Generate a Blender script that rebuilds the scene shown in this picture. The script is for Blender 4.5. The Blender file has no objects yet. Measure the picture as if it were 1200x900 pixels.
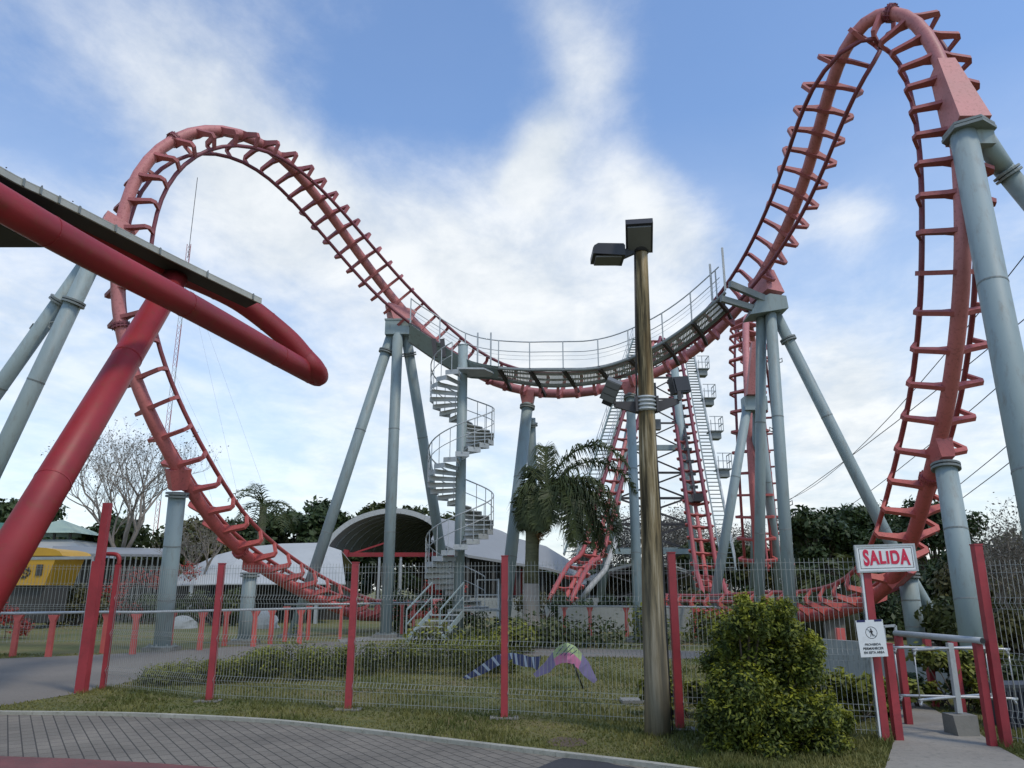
import bpy, math, random
import numpy as np
from mathutils import Vector, Matrix
C = bpy.context.scene.collection
rnd = random.Random(7)
# ------------------------------------------------------------------ camera model, used to survey distances
TH = math.atan(240 / 900.0)
F = Vector((0, math.cos(TH), math.sin(TH))); U = Vector((0, -math.sin(TH), math.cos(TH))); R = Vector((1, 0, 0))
EYE = Vector((0, 0, 1.6))
def ray(px, py): return F + R * ((px - 600) / 900.0) + U * ((450 - py) / 900.0)
def D(px, py, d): return EYE + ray(px, py) * d                 # at axial depth d
def W(px, py, Y):                                              # at ground distance Y
    r = ray(px, py); return EYE + r * (Y / r.y)
def Wz(px, py, Z):                                             # at height Z
    r = ray(px, py); return EYE + r * ((Z - EYE.z) / r.z)
def G(px, py): return Wz(px, py, 0.0)
# ------------------------------------------------------------------ materials
MATS = {}
def nodes(name):
    m = bpy.data.materials.new(name); m.use_nodes = True
    nt = m.node_tree; b = nt.nodes['Principled BSDF']; MATS[name] = m
    return m, nt, b
def N(nt, t, **kw):
    n = nt.nodes.new(t)
    for k, v in kw.items():
        if k in ('operation', 'blend_type', 'data_type', 'noise_dimensions', 'feature', 'wave_type', 'bands_direction', 'offset', 'squash', 'vector_type'): setattr(n, k, v)
        else: n.inputs[k].default_value = v
    return n
def ramp(nt, stops):
    r = nt.nodes.new('ShaderNodeValToRGB'); e = r.color_ramp.elements
    while len(e) < len(stops): e.new(0.5)
    for i, (p, c) in enumerate(stops):
        e[i].position = p; e[i].color = (c[0], c[1], c[2], 1) if not isinstance(c, float) else (c, c, c, 1)
    return r
def mul(c, k): return tuple(min(1, x * k) for x in c)
def paint(name, col, rough=.5, var=.16, dirt=None, scale=1.2, dirt_amt=.35, metal=0, bump=.0, fine=14, stretch=(1, 1, 1), low=None):
    m, nt, b = nodes(name); L = nt.links
    tc = N(nt, 'ShaderNodeTexCoord'); mp = N(nt, 'ShaderNodeMapping'); mp.inputs['Scale'].default_value = stretch
    L.new(tc.outputs['Object'], mp.inputs['Vector'])
    n1 = N(nt, 'ShaderNodeTexNoise', Scale=scale, Detail=6, Roughness=.6); L.new(mp.outputs[0], n1.inputs['Vector'])
    r1 = ramp(nt, [(.3, mul(col, 1 - var)), (.7, mul(col, 1 + var))]); L.new(n1.outputs['Fac'], r1.inputs[0])
    out = r1.outputs[0]
    if low:                                                    # second colour near the ground, blending into the base colour higher up
        sp = N(nt, 'ShaderNodeSeparateXYZ'); L.new(tc.outputs['Object'], sp.inputs[0]); mr = N(nt, 'ShaderNodeMapRange'); mr.inputs[1].default_value = 3; mr.inputs[2].default_value = 8.5; mr.inputs[3].default_value = 1; mr.inputs[4].default_value = 0
        L.new(sp.outputs[2], mr.inputs[0]); ml = N(nt, 'ShaderNodeMix', data_type='RGBA'); L.new(mr.outputs[0], ml.inputs[0]); L.new(out, ml.inputs[6]); ml.inputs[7].default_value = (*low, 1); out = ml.outputs[2]
    if dirt:
        n2 = N(nt, 'ShaderNodeTexNoise', Scale=fine, Detail=5, Roughness=.7); L.new(mp.outputs[0], n2.inputs['Vector'])
        r2 = ramp(nt, [(.52, 0.0), (.72, dirt_amt)]); L.new(n2.outputs['Fac'], r2.inputs[0])
        mx = N(nt, 'ShaderNodeMix', data_type='RGBA'); L.new(r2.outputs[0], mx.inputs[0]); L.new(out, mx.inputs[6])
        mx.inputs[7].default_value = (*dirt, 1); out = mx.outputs[2]
    L.new(out, b.inputs['Base Color'])
    rr = N(nt, 'ShaderNodeMapRange'); rr.inputs[3].default_value = max(.05, rough - .1); rr.inputs[4].default_value = min(1, rough + .12)
    L.new(n1.outputs['Fac'], rr.inputs[0]); L.new(rr.outputs[0], b.inputs['Roughness'])
    b.inputs['Metallic'].default_value = metal
    if bump:
        n3 = N(nt, 'ShaderNodeTexNoise', Scale=fine * 2, Detail=6); L.new(mp.outputs[0], n3.inputs['Vector'])
        bp = N(nt, 'ShaderNodeBump', Strength=bump, Distance=.02); L.new(n3.outputs['Fac'], bp.inputs['Height']); L.new(bp.outputs[0], b.inputs['Normal'])
    return m
def leafmat(name, dark, light, scale=1.3, trans=.25, tip=None, zr=None):
    m, nt, b = nodes(name); L = nt.links
    tc = N(nt, 'ShaderNodeTexCoord'); n1 = N(nt, 'ShaderNodeTexNoise', Scale=scale, Detail=4, Roughness=.7); L.new(tc.outputs['Object'], n1.inputs['Vector'])
    r1 = ramp(nt, [(.35, dark), (.65, light)]); L.new(n1.outputs['Fac'], r1.inputs[0]); out = r1.outputs[0]
    if tip:                                                    # young growth, per-leaf attribute
        at = N(nt, 'ShaderNodeAttribute'); at.attribute_name = 'young'
        mx = N(nt, 'ShaderNodeMix', data_type='RGBA'); L.new(at.outputs['Fac'], mx.inputs[0]); L.new(out, mx.inputs[6]); mx.inputs[7].default_value = (*tip, 1); out = mx.outputs[2]
    L.new(out, b.inputs['Base Color']); b.inputs['Roughness'].default_value = .55
    b.inputs['Specular IOR Level'].default_value = .3
    tr = N(nt, 'ShaderNodeBsdfTranslucent'); L.new(out, tr.inputs[0]); ms = N(nt, 'ShaderNodeMixShader'); ms.inputs[0].default_value = trans
    o = nt.nodes['Material Output']; L.new(b.outputs[0], ms.inputs[1]); L.new(tr.outputs[0], ms.inputs[2]); L.new(ms.outputs[0], o.inputs[0])
    return m
PINK = paint('faded_red_paint', (.46, .175, .165), .55, .22, (.24, .07, .055), .8, .8, low=(.50, .10, .088))
PINK2 = paint('tie_red_paint', (.34, .10, .095), .6, .22, (.16, .045, .04), 1.5, .7, low=(.50, .105, .088))
RAIL = paint('rail_red_paint', (.17, .038, .048), .5, .25, (.14, .04, .04), 1.5, .5, low=(.38, .075, .068))
CORAL = paint('bollard_red_paint', (.52, .10, .08), .5, .15, (.25, .06, .05), 2, .4)
RED = paint('glossy_red_paint', (.27, .018, .022), .5, .25, (.20, .045, .02), .6, .6, bump=.08, fine=5)
POST = paint('post_red_paint', (.32, .034, .042), .5, .18, (.16, .03, .03), 3, .5)
GREY = paint('column_grey_green_paint', (.255, .32, .318), .55, .14, (.17, .15, .115), .6, .5, fine=7, stretch=(1, 1, .25))
GREYD = paint('plate_grey_paint', (.20, .225, .215), .6, .18, (.12, .10, .09), 1.2, .5)
GALV = paint('galvanised_steel', (.42, .445, .44), .5, .15, (.2, .2, .19), 3, .4, metal=.25)
WIRE = paint('fence_wire_coating', (.30, .315, .29), .5, .1)
STEEL = paint('stainless_tube', (.42, .43, .42), .4, .15, metal=.6)
BLACK = paint('black_metal', (.022, .023, .026), .45, .2)
DSTEEL = paint('dark_bolted_steel', (.055, .05, .05), .6, .25)
FLOODB = paint('floodlight_housing', (.16, .165, .16), .5, .15)
WHITE = paint('sign_white', (.74, .76, .74), .45, .05, (.5, .5, .46), 3, .3)
NAVY = paint('navy_ink', (.01, .015, .09), .5, .1)
REDINK = paint('sign_red_ink', (.62, .015, .06), .45, .08)
INK = paint('black_ink', (.02, .02, .02), .5, .1)
ROOFW = paint('tent_white_membrane', (.42, .43, .405), .6, .08, (.35, .36, .32), .4, .5, fine=3)
ROOFG = paint('shed_roof_grey', (.25, .26, .255), .6, .1, (.22, .22, .21), .3, .5, fine=2)
GREENR = paint('pale_green_roof', (.40, .50, .38), .6, .08, (.3, .36, .28), .5, .3)
GREENR2 = paint('dark_green_roof', (.04, .14, .09), .6, .1)
DARK = paint('dark_shade_wall', (.05, .05, .045), .8, .3, (.12, .1, .08), .6, .5)  # near-black colour carries the shade of open interiors; also on wheels and pillars
YEL = paint('yellow_carriage_paint', (.50, .28, .02), .45, .1, (.4, .22, .03), 1, .4)
CONC = paint('concrete', (.20, .195, .17), .85, .14, (.15, .15, .13), 1.2, .6, bump=.25, fine=10)
CONCW = paint('concrete_wall', (.31, .325, .30), .85, .12, (.17, .18, .16), .8, .7, bump=.2, fine=6)
SOIL = paint('soil', (.10, .07, .045), .95, .3)
TRUNKD = paint('bark_dark', (.10, .08, .06), .9, .3, (.2, .17, .13), 2, .5, bump=.4)
TRUNKG = paint('bark_grey', (.22, .19, .155), .9, .25, (.35, .32, .27), 2, .5, bump=.3)
LIME = paint('lime_washed_bark', (.30, .255, .20), .9, .15, (.25, .2, .15), 2, .6, bump=.4, fine=8)
PTRUNK = paint('palm_trunk_bark', (.13, .13, .07), .9, .3, (.06, .05, .03), 3, .6, bump=.5, stretch=(1, 1, 4))
FIBRE = paint('palm_fibre', (.30, .16, .06), .9, .3, (.12, .07, .03), 4, .6)
RIM = paint('weathered_canopy_sheet', (.36, .37, .33), .6, .15, (.24, .22, .12), 1, .5)
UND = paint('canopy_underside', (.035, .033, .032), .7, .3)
BINM = paint('bin_dark_plastic', (.035, .04, .05), .5, .2)
BUTG = paint('wing_green', (.40, .50, .24), .6, .2, (.3, .3, .2), 4, .5); BUTP = paint('wing_pink', (.66, .22, .38), .6, .15, (.5, .3, .3), 4, .5); BUTV = paint('wing_violet', (.24, .20, .36), .6, .2, (.3, .28, .3), 4, .5)
BUTB = paint('wing_navy', (.02, .03, .09), .55, .2); BUTW = paint('wing_pale_blue', (.24, .30, .38), .55, .1)
def pole_mat():
    m, nt, b = nodes('weathered_utility_wood'); L = nt.links
    tc = N(nt, 'ShaderNodeTexCoord'); mp = N(nt, 'ShaderNodeMapping'); mp.inputs['Scale'].default_value = (1, 1, .06)
    L.new(tc.outputs['Object'], mp.inputs[0])
    n = N(nt, 'ShaderNodeTexNoise', Scale=14, Detail=7, Roughness=.65); L.new(mp.outputs[0], n.inputs[0])
    r = ramp(nt, [(.34, (.028, .024, .016)), (.45, (.10, .082, .048)), (.54, (.24, .19, .105)), (.64, (.40, .35, .25))]); L.new(n.outputs[0], r.inputs[0])
    mp2 = N(nt, 'ShaderNodeMapping'); mp2.inputs['Scale'].default_value = (1, 1, .12); L.new(tc.outputs['Object'], mp2.inputs[0])
    n2 = N(nt, 'ShaderNodeTexNoise', Scale=4.5, Detail=3); L.new(mp2.outputs[0], n2.inputs[0])
    r2 = ramp(nt, [(.5, 0.0), (.66, .75)]); L.new(n2.outputs[0], r2.inputs[0])
    mx = N(nt, 'ShaderNodeMix', data_type='RGBA'); L.new(r2.outputs[0], mx.inputs[0]); L.new(r.outputs[0], mx.inputs[6]); mx.inputs[7].default_value = (.36, .23, .095, 1)
    # pale cement-wash at the foot
    sp = N(nt, 'ShaderNodeSeparateXYZ'); L.new(tc.outputs['Object'], sp.inputs[0])
    mr = N(nt, 'ShaderNodeMapRange'); mr.inputs[1].default_value = 0; mr.inputs[2].default_value = 2.2; mr.inputs[3].default_value = .7; mr.inputs[4].default_value = 0; L.new(sp.outputs[2], mr.inputs[0])
    mx2 = N(nt, 'ShaderNodeMix', data_type='RGBA'); L.new(mr.outputs[0], mx2.inputs[0]); L.new(mx.outputs[2], mx2.inputs[6]); mx2.inputs[7].default_value = (.20, .19, .15, 1)
    L.new(mx2.outputs[2], b.inputs['Base Color']); b.inputs['Roughness'].default_value = .97; b.inputs['Specular IOR Level'].default_value = .15
    bp = N(nt, 'ShaderNodeBump', Strength=.5, Distance=.02); L.new(n.outputs[0], bp.inputs['Height']); L.new(bp.outputs[0], b.inputs['Normal'])
    return m
WOOD = pole_mat()
# ------------------------------------------------------------------ mesh builder
class MB:
    def __init__(s): s.v = []; s.f = []; s.sm = []
    def add(s, vs, fs, smooth=False):
        o = len(s.v); s.v += [tuple(v) for v in vs]; s.f += [tuple(i + o for i in f) for f in fs]; s.sm += [smooth] * len(fs); return s
    def box(s, c, size, rot=None):
        c = Vector(c); x, y, z = [k / 2 for k in size]; M = rot or Matrix.Identity(3)
        vs = [c + M @ Vector((a * x, b * y, d * z)) for a in (-1, 1) for b in (-1, 1) for d in (-1, 1)]
        return s.add(vs, [(0, 1, 3, 2), (4, 6, 7, 5), (0, 4, 5, 1), (2, 3, 7, 6), (0, 2, 6, 4), (1, 5, 7, 3)])
    def bar(s, p, q, w, h=None, up=(0, 0, 1)):
        p = Vector(p); q = Vector(q); h = h or w; t = (q - p)
        if t.length < 1e-6: return s
        L_ = t.length; t = t / L_; up = Vector(up)
        if abs(t.dot(up)) > .98: up = Vector((0, 1, 0)) if abs(t.y) < .9 else Vector((1, 0, 0))
        a = t.cross(up).normalized(); b = a.cross(t).normalized()
        M = Matrix((a, t, b)).transposed()
        return s.box((p + q) / 2, (w, L_, h), M)
    def tube(s, pts, r, n=8, caps=True, smooth=True):
        pts = [Vector(p) for p in pts]; m = len(pts)
        rs = r if isinstance(r, (list, tuple)) else [r] * m
        t0 = (pts[1] - pts[0]).normalized(); ref = Vector((0, 0, 1)) if abs(t0.z) < .9 else Vector((1, 0, 0))
        a = t0.cross(ref).normalized(); vs = []
        for i, p in enumerate(pts):
            t = (pts[min(i + 1, m - 1)] - pts[max(i - 1, 0)]).normalized()
            a = (a - t * a.dot(t)).normalized(); b = t.cross(a)
            for k in range(n):
                an = 2 * math.pi * k / n; vs.append(p + (a * math.cos(an) + b * math.sin(an)) * rs[i])
        fs = [(i * n + k, i * n + (k + 1) % n, (i + 1) * n + (k + 1) % n, (i + 1) * n + k) for i in range(m - 1) for k in range(n)]
        s.add(vs, fs, smooth)
        if caps:
            o = len(s.v) - len(vs); s.f += [tuple(o + k for k in range(n - 1, -1, -1)), tuple(o + (m - 1) * n + k for k in range(n))]; s.sm += [False, False]
        return s
    def disc(s, c, axis, r, h, n=18):                            # short cylinder centred on c
        a = Vector(axis).normalized(); c = Vector(c); return s.tube([c - a * h / 2, c + a * h / 2], r, n, True, False)
    def prism(s, poly, off):                                    # polygon points extruded by vector off
        off = Vector(off); n = len(poly); a = [Vector(p) for p in poly]
        return s.add(a + [p + off for p in a], [tuple(range(n - 1, -1, -1)), tuple(range(n, 2 * n))] + [(i, (i + 1) % n, (i + 1) % n + n, i + n) for i in range(n)])
    def build(s, name, mat, parent=None, origin=None):
        me = bpy.data.meshes.new(name); o_ = Vector(origin) if origin else Vector((0, 0, 0))
        vs = [tuple(Vector(v) - o_) for v in s.v] if origin else s.v
        me.from_pydata(vs, [], s.f); me.polygons.foreach_set('use_smooth', s.sm)
        if isinstance(mat, (list, tuple)):
            for k in mat: me.materials.append(k)
        else: me.materials.append(mat)
        me.update(); ob = bpy.data.objects.new(name, me); C.objects.link(ob)
        if parent is not None:
            ob.parent = parent; ob.location = o_ - parent.location
        else: ob.location = o_
        return ob
def thing(name, label, cat, loc=(0, 0, 0), group=None):
    o = bpy.data.objects.new(name, None); C.objects.link(o); o.location = loc; o['label'] = label; o['category'] = cat
    if group: o['group'] = group
    o.empty_display_size = .3
    return o
def tag(o, label, cat, group=None):
    o['label'] = label; o['category'] = cat
    if group: o['group'] = group
    return o
def part(mb, name, mat, par, label=None, loc=True):
    o = mb.build(name, mat, par, origin=None); o.location = -par.location if par.type == 'EMPTY' else (0, 0, 0)
    if label: o['label'] = label
    return o
def struct(o, kind='structure'): o['kind'] = kind; return o
def cat_rom(P, n=4):
    P = [Vector(p) for p in P]; out = []
    for i in range(len(P) - 1):
        p0 = P[max(i - 1, 0)]; p1 = P[i]; p2 = P[i + 1]; p3 = P[min(i + 2, len(P) - 1)]
        for k in range(n):
            t = k / n; out.append(.5 * ((2 * p1) + (p2 - p0) * t + (2 * p0 - 5 * p1 + 4 * p2 - p3) * t * t + (3 * p1 - p0 - 3 * p2 + p3) * t ** 3))
    return out + [P[-1]]
# ------------------------------------------------------------------ coaster track builder
def track(root, P, Nn, r_spine=.168, gauge=1.12, h=.59, r_rail=.06, step=.93, mats=(None,), flat_ties=False, collars=(), close=2, ns=16):
    P = cat_rom(P, close); Nn = cat_rom(Nn, close); m = len(P)
    T = [(P[min(i + 1, m - 1)] - P[max(i - 1, 0)]).normalized() for i in range(m)]
    Nn = [(Nn[i] - T[i] * Nn[i].dot(T[i])).normalized() for i in range(m)]
    B = [T[i].cross(Nn[i]).normalized() for i in range(m)]
    part(MB().tube(P, r_spine, ns), 'spine_tube', mats[0], root)
    for sd in (-1, 1):
        part(MB().tube([P[i] + Nn[i] * h + B[i] * (sd * gauge / 2) for i in range(m)], r_rail, 10), 'running_rail', mats[1], root)
    cum = [0.0]
    for i in range(1, m): cum.append(cum[-1] + (P[i] - P[i - 1]).length)
    def at(s_):
        i = 0
        while i < m - 2 and cum[i + 1] < s_: i += 1
        u = (s_ - cum[i]) / max(1e-6, cum[i + 1] - cum[i]); u = max(0, min(1, u))
        return P[i].lerp(P[i + 1], u), T[i].lerp(T[i + 1], u).normalized(), Nn[i].lerp(Nn[i + 1], u).normalized(), B[i].lerp(B[i + 1], u).normalized()
    g = gauge / 2; ss = []; s_ = step * .5 if not callable(step) else .4
    while s_ < cum[-1]: ss.append(s_); s_ += step(s_, at) if callable(step) else step
    rank = sorted(range(len(ss)), key=lambda q: (at(ss[q])[0] - EYE).length + (60 if ss[q] < 7 or ss[q] > cum[-1] - 6 else 0)); near = set(rank[:100]); rest = MB()
    for k, s_ in enumerate(ss):
        p, t, n, b = at(s_); mb = MB() if k in near else rest
        for sd in (-1, 1):
            out = [(0, -.16), (g * .55, -.01), (g * 1.38, .15), (g * 1.46, .30), (g + .05, h + .02)]
            inn = [(g + .0, h - .03), (g * 1.30, .285), (g * 1.10, .245), (g * .5, .17), (0, .2)]
            pol = [p + b * (sd * x) + n * y - t * .05 for x, y in out + inn]
            mb.prism(pol if sd > 0 else pol[::-1], t * .10)
        if k in near: part(mb, 'cross_tie', mats[2], root)
    if rest.v: part(rest, 'cross_tie', mats[2], root)['kind'] = 'stuff'
    for cpos in collars:
        p, t, n, b = at(cpos); mb = MB(); mb.disc(p - t * .05, t, r_spine + .07, .06).disc(p + t * .05, t, r_spine + .07, .06)
        for q in range(12):
            a = q * math.pi / 6; c_ = p + (n * math.cos(a) + b * math.sin(a)) * (r_spine + .045); mb.bar(c_ - t * .10, c_ + t * .10, .022)
        part(mb, 'bolted_collar', mats[1], root)
    return P, T, Nn, B, cum, at
def column(root, a, b, r, mat=None, name='leg', flange=None, taper=1.0):
    a = Vector(a); b = Vector(b); mb = MB().tube([a, (a + b) / 2, b], [r, r * (1 + taper) / 2, r * taper], 20)
    o = part(mb, name, mat or GREY, root); t = (b - a).normalized()
    for u in (.34, .68): part(MB().disc(a.lerp(b, u), t, r * (1 + (taper - 1) * u) + .006, .035, 20), 'weld_seam', GREYD, o)
    g_ = b + (a - b) * (.13 / max(.2, a.z)) if a.z > 1 else b; mb = MB().disc((g_.x, g_.y, .115), (0, 0, 1), r * taper + .17, .03, 20)
    for q in range(8): an = q * math.pi / 4; mb.disc((g_.x + (r * taper + .11) * math.cos(an), g_.y + (r * taper + .11) * math.sin(an), .15), (0, 0, 1), .025, .06, 6)
    part(mb, 'base_plate', GREYD, o)
    if flange is not None:
        t = (b - a).normalized(); mb = MB(); c_ = a + (b - a) * flange
        mb.disc(c_ - t * .04, t, r + .08, .05, 20).disc(c_ + t * .04, t, r + .08, .05, 20)
        part(mb, 'flange', GREYD, o)
    return o
TP=[(-5.72,30.34,0.60),(-6.56,28.55,1.03),(-7.20,26.70,1.57),(-7.71,25.00,2.12),(-8.17,23.63,2.69),(-8.54,22.51,3.34),(-8.82,21.60,4.05),(-9.11,20.88,4.76),(-9.45,20.38,5.50),(-9.79,20.06,6.29),(-10.11,19.81,7.11),(-10.41,19.63,7.98),(-10.63,19.52,8.91),(-10.75,19.44,9.88),(-10.79,19.38,10.87),(-10.76,19.40,11.90),(-10.61,19.55,12.97),(-10.26,19.89,14.00),(-9.72,20.42,14.86),(-9.05,21.18,15.45),(-8.39,22.19,15.75),(-7.79,23.28,15.70),(-7.25,24.43,15.42),(-6.73,25.53,14.92),(-6.14,26.47,14.27),(-5.47,27.28,13.50),(-4.74,27.93,12.63),(-3.88,28.39,11.73),(-2.91,28.67,10.85),(-1.85,28.80,10.01),(-0.67,28.74,9.33),(0.60,28.56,8.93),(1.90,28.27,8.76),(3.16,27.89,8.79),(4.35,27.44,8.97),(5.46,26.92,9.31),(6.44,26.33,9.78),(7.24,25.64,10.38),(7.88,24.88,11.06),(8.37,24.04,11.74),(8.68,23.12,12.41),(8.84,22.10,13.02),(8.90,21.07,13.57),(8.89,20.10,14.10),(8.82,19.14,14.57),(8.79,18.24,15.00),(8.87,17.50,15.45),(9.20,16.99,15.89),(9.73,16.58,15.92),(10.07,16.12,15.14),(10.08,15.63,13.92),(9.96,15.22,12.73),(9.82,14.95,11.67),(9.66,14.75,10.69),(9.51,14.63,9.80),(9.41,14.62,8.99),(9.37,14.76,8.28),(9.41,15.04,7.62),(9.47,15.44,7.00),(9.56,15.92,6.38),(9.64,16.43,5.75),(9.68,16.96,5.09),(9.70,17.53,4.43),(9.75,18.19,3.74),(9.84,19.01,3.03),(9.92,19.99,2.30),(9.88,21.09,1.60),(9.71,22.49,1.09),(9.44,24.25,0.83),(9.04,26.11,0.73),(8.76,27.00,0.71)]
TN=[(0.13,0.17,0.98),(0.13,0.20,0.97),(0.16,0.25,0.96),(0.15,0.29,0.94),(0.20,0.38,0.90),(0.28,0.47,0.84),(0.32,0.56,0.76),(0.33,0.64,0.69),(0.38,0.74,0.56),(0.42,0.79,0.44),(0.44,0.81,0.38),(0.47,0.84,0.27),(0.47,0.87,0.16),(0.48,0.87,0.10),(0.46,0.89,0.03),(0.43,0.90,-0.09),(0.39,0.87,-0.29),(0.35,0.78,-0.52),(0.26,0.61,-0.75),(0.13,0.37,-0.92),(0.05,0.08,-1.00),(0.05,-0.18,-0.98),(0.13,-0.37,-0.92),(0.23,-0.58,-0.79),(0.30,-0.72,-0.62),(0.34,-0.83,-0.45),(0.39,-0.89,-0.23),(0.46,-0.88,0.13),(0.54,-0.71,0.45),(0.47,-0.61,0.64),(0.26,-0.62,0.74),(0.05,-0.63,0.77),(-0.12,-0.62,0.78),(-0.27,-0.60,0.75),(-0.40,-0.57,0.71),(-0.53,-0.52,0.67),(-0.67,-0.45,0.58),(-0.81,-0.41,0.42),(-0.87,-0.43,0.23),(-0.91,-0.42,0.00),(-0.89,-0.37,-0.26),(-0.82,-0.34,-0.46),(-0.69,-0.35,-0.63),(-0.54,-0.37,-0.76),(-0.45,-0.35,-0.82),(-0.32,-0.44,-0.84),(0.10,-0.58,-0.81),(0.61,0.10,-0.78),(0.45,0.82,-0.36),(0.33,0.88,-0.35),(0.18,0.92,-0.36),(0.10,0.95,-0.29),(0.09,0.97,-0.24),(0.08,0.98,-0.18),(0.06,0.99,-0.08),(0.06,1.00,0.07),(0.07,0.95,0.30),(0.08,0.87,0.48),(0.08,0.81,0.59),(0.08,0.77,0.63),(0.08,0.77,0.63),(0.08,0.77,0.63),(0.07,0.74,0.67),(0.02,0.69,0.73),(-0.05,0.62,0.78),(-0.15,0.57,0.81),(-0.19,0.43,0.88),(0.01,0.23,0.97),(0.26,0.13,0.96),(0.40,0.14,0.91),(0.42,0.15,0.90)]
# ================================================================== ROLLER COASTER

P0 = [Vector(p) for p in TP]; N0 = [Vector(n) for n in TN]
for lam in (.5, -.52, .5, -.52):
    P0 = [P0[0]] + [P0[i] + ((P0[i - 1] + P0[i + 1]) / 2 - P0[i]) * lam for i in range(1, len(P0) - 1)] + [P0[-1]]
for _ in range(2):
    N0 = [N0[0]] + [(N0[i - 1] + N0[i] * 2 + N0[i + 1]).normalized() for i in range(1, len(N0) - 1)] + [N0[-1]]
# run-outs at both ends, away towards the station
startT = Vector((.35, .93, -.05)); ext = []
for i, (dx, dy, dz) in enumerate([(2.9, 7.6, -.12), (1.9, 5.4, -.12), (.95, 2.9, -.10)]):
    ext.append(P0[0] + Vector((dx, dy, dz)))
P1 = ext + P0; N1 = [Vector((.02, .02, 1))] * 2 + [Vector((.08, .1, .98))] + N0
e = P0[-1]
for dx, dy, nz in ((-.9, 2.4, 1), (-2.0, 4.8, 1), (-3.2, 7.2, 1)):
    P1.append(e + Vector((dx, dy, -.05))); N1.append(Vector((.2, .08, 1)))
def tie_step(s_, at):
    p = at(s_)[0]; r = p - EYE; d = r.dot(F); x = 600 + 900 * r.dot(R) / d; y = 450 - 900 * r.dot(U) / d
    if p.z < 8.5 or x < 230 or x > 1030: return .86
    if x < 330 : return .80
    return .70
coaster = thing('coaster_track', 'big faded red tubular coaster track with two humps and a dip across the whole view', 'roller coaster track', (0, 28.5, 0))
cP, cT, cN, cB, cC, cAt = track(coaster, P1, N1, mats=(PINK, RAIL, PINK2), step=tie_step)
def near_track(px, py, ylim=None):
    best = None
    for i, p in enumerate(cP):
        r = p - EYE; d = r.dot(F); x = 600 + 900 * r.dot(R) / d; y = 450 - 900 * r.dot(U) / d
        e_ = (x - px) ** 2 + (y - py) ** 2
        if best is None or e_ < best[0]: best = (e_, i)
    return best[1]
# collars seen on the spine
for (px, py) in ((209, 158), (1047, 6), (142, 387), (275, 640), (1090, 566)):
    i = near_track(px, py); p, t, n, b = cP[i], cT[i], cN[i], cB[i]; mb = MB()
    mb.disc(p - t * .035, t, .235, .05).disc(p + t * .035, t, .235, .05)
    for q in range(14):
        a = q * math.pi / 7; c_ = p + (n * math.cos(a) + b * math.sin(a)) * .225; mb.bar(c_ - t * .09, c_ + t * .09, .022)
    part(mb, 'bolted_collar', RAIL, coaster)
def gusset(px, py, foot, w0=.34, w1=.44, root=None):
    """welded saddle between the spine tube and a support head"""
    i = near_track(px, py); p = cP[i]; t = cT[i]; foot = Vector(foot); ax = (foot - p).normalized()
    tt = (t - ax * t.dot(ax)).normalized(); ss = ax.cross(tt)
    a = [p + tt * (sx * w1 * 1.5) + ss * (sy * .19) for sx, sy in ((-1, -1), (1, -1), (1, 1), (-1, 1))]
    b = [foot + tt * (sx * w0) + ss * (sy * w0 * .8) for sx, sy in ((-1, -1), (1, -1), (1, 1), (-1, 1))]
    part(MB().add(a + b, [(3, 2, 1, 0), (4, 5, 6, 7), (0, 1, 5, 4), (1, 2, 6, 5), (2, 3, 7, 6), (3, 0, 4, 7)]), 'saddle', PINK, root or coaster)
    return i
def ladder_lugs(root, a, b, r, n=5):
    a = Vector(a); b = Vector(b)
    for k in range(n):
        c_ = a.lerp(b, (k + .7) / (n + .5)); s = Vector((-1 if k % 2 else 1, 0, 0)); mb = MB()
        ps = [c_ + s * (r - .02), c_ + s * (r + .09) + Vector((0, 0, .06)), c_ + s * (r + .09) - Vector((0, 0, .06)), c_ + s * (r - .02) - Vector((0, 0, .1))]
        mb.tube(ps, .018, 6); part(mb, 'lifting_lug', GREYD, root)
# --- left tripod at the start of the walkway
tp = cP[near_track(470, 368)]; head = tp + Vector((-.05, -.05, -.95))
tr = thing('tripod_support', 'three splayed grey-green legs meeting under the track left of the spiral stair', 'coaster support', (head.x, head.y, 0))
gusset(470, 368, head + Vector((0, 0, .3)), .35, .4)
part(MB().box(head + Vector((0, 0, .02)), (.95, .75, .55)).box(head + Vector((0, 0, .33)), (1.0, .8, .06)), 'head_box', GREY, tr)
gA = W(343, 742, 27.5); gA.z = 0; gB = G(452, 747); gC = W(532, 735, 31.5); gC.z = 0
column(tr, head + Vector((-.28, 0, -.2)), gA, .20, flange=.06); column(tr, head + Vector((0, -.2, -.2)), gB, .20, flange=None); column(tr, head + Vector((.28, .1, -.2)), gC, .20, flange=.06)
for g_ in (gA, gB, gC): part(MB().box((g_.x, g_.y, .05), (.8, .8, .1)), 'footing', CONC, tr)
# --- mid support (pair)
i = near_track(609, 460); f = cP[i] + Vector((0, 0, -.5))
ms = thing('paired_support', 'pair of grey-green legs under the lowest point of the dip, beside the palm', 'coaster support', (f.x, f.y, 0))
gusset(609, 460, f, .2, .2)
g1 = G(588, 747); g2 = W(628, 735, 31.5); g2.z = 0
column(ms, f, g1, .21, flange=.015, taper=1.1); column(ms, f + Vector((.12, .25, -.5)), g2, .18, flange=.03)
for g_ in (g1, g2): part(MB().box((g_.x, g_.y, .05), (.8, .8, .1)), 'footing', CONC, ms)
# --- plain column behind the lamp pole
i = near_track(746, 446); f = cP[i] + Vector((0, 0, -.45))
ps = thing('single_support', 'slim upright grey-green column rising just left of the wooden lamp pole', 'coaster support', (f.x, f.y, 0))
gusset(746, 446, f, .18, .2); g1 = G(749, 752); column(ps, f, g1, .165, flange=.015)
part(MB().box((g1.x, g1.y, .05), (.75, .75, .1)), 'footing', CONC, ps)
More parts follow.
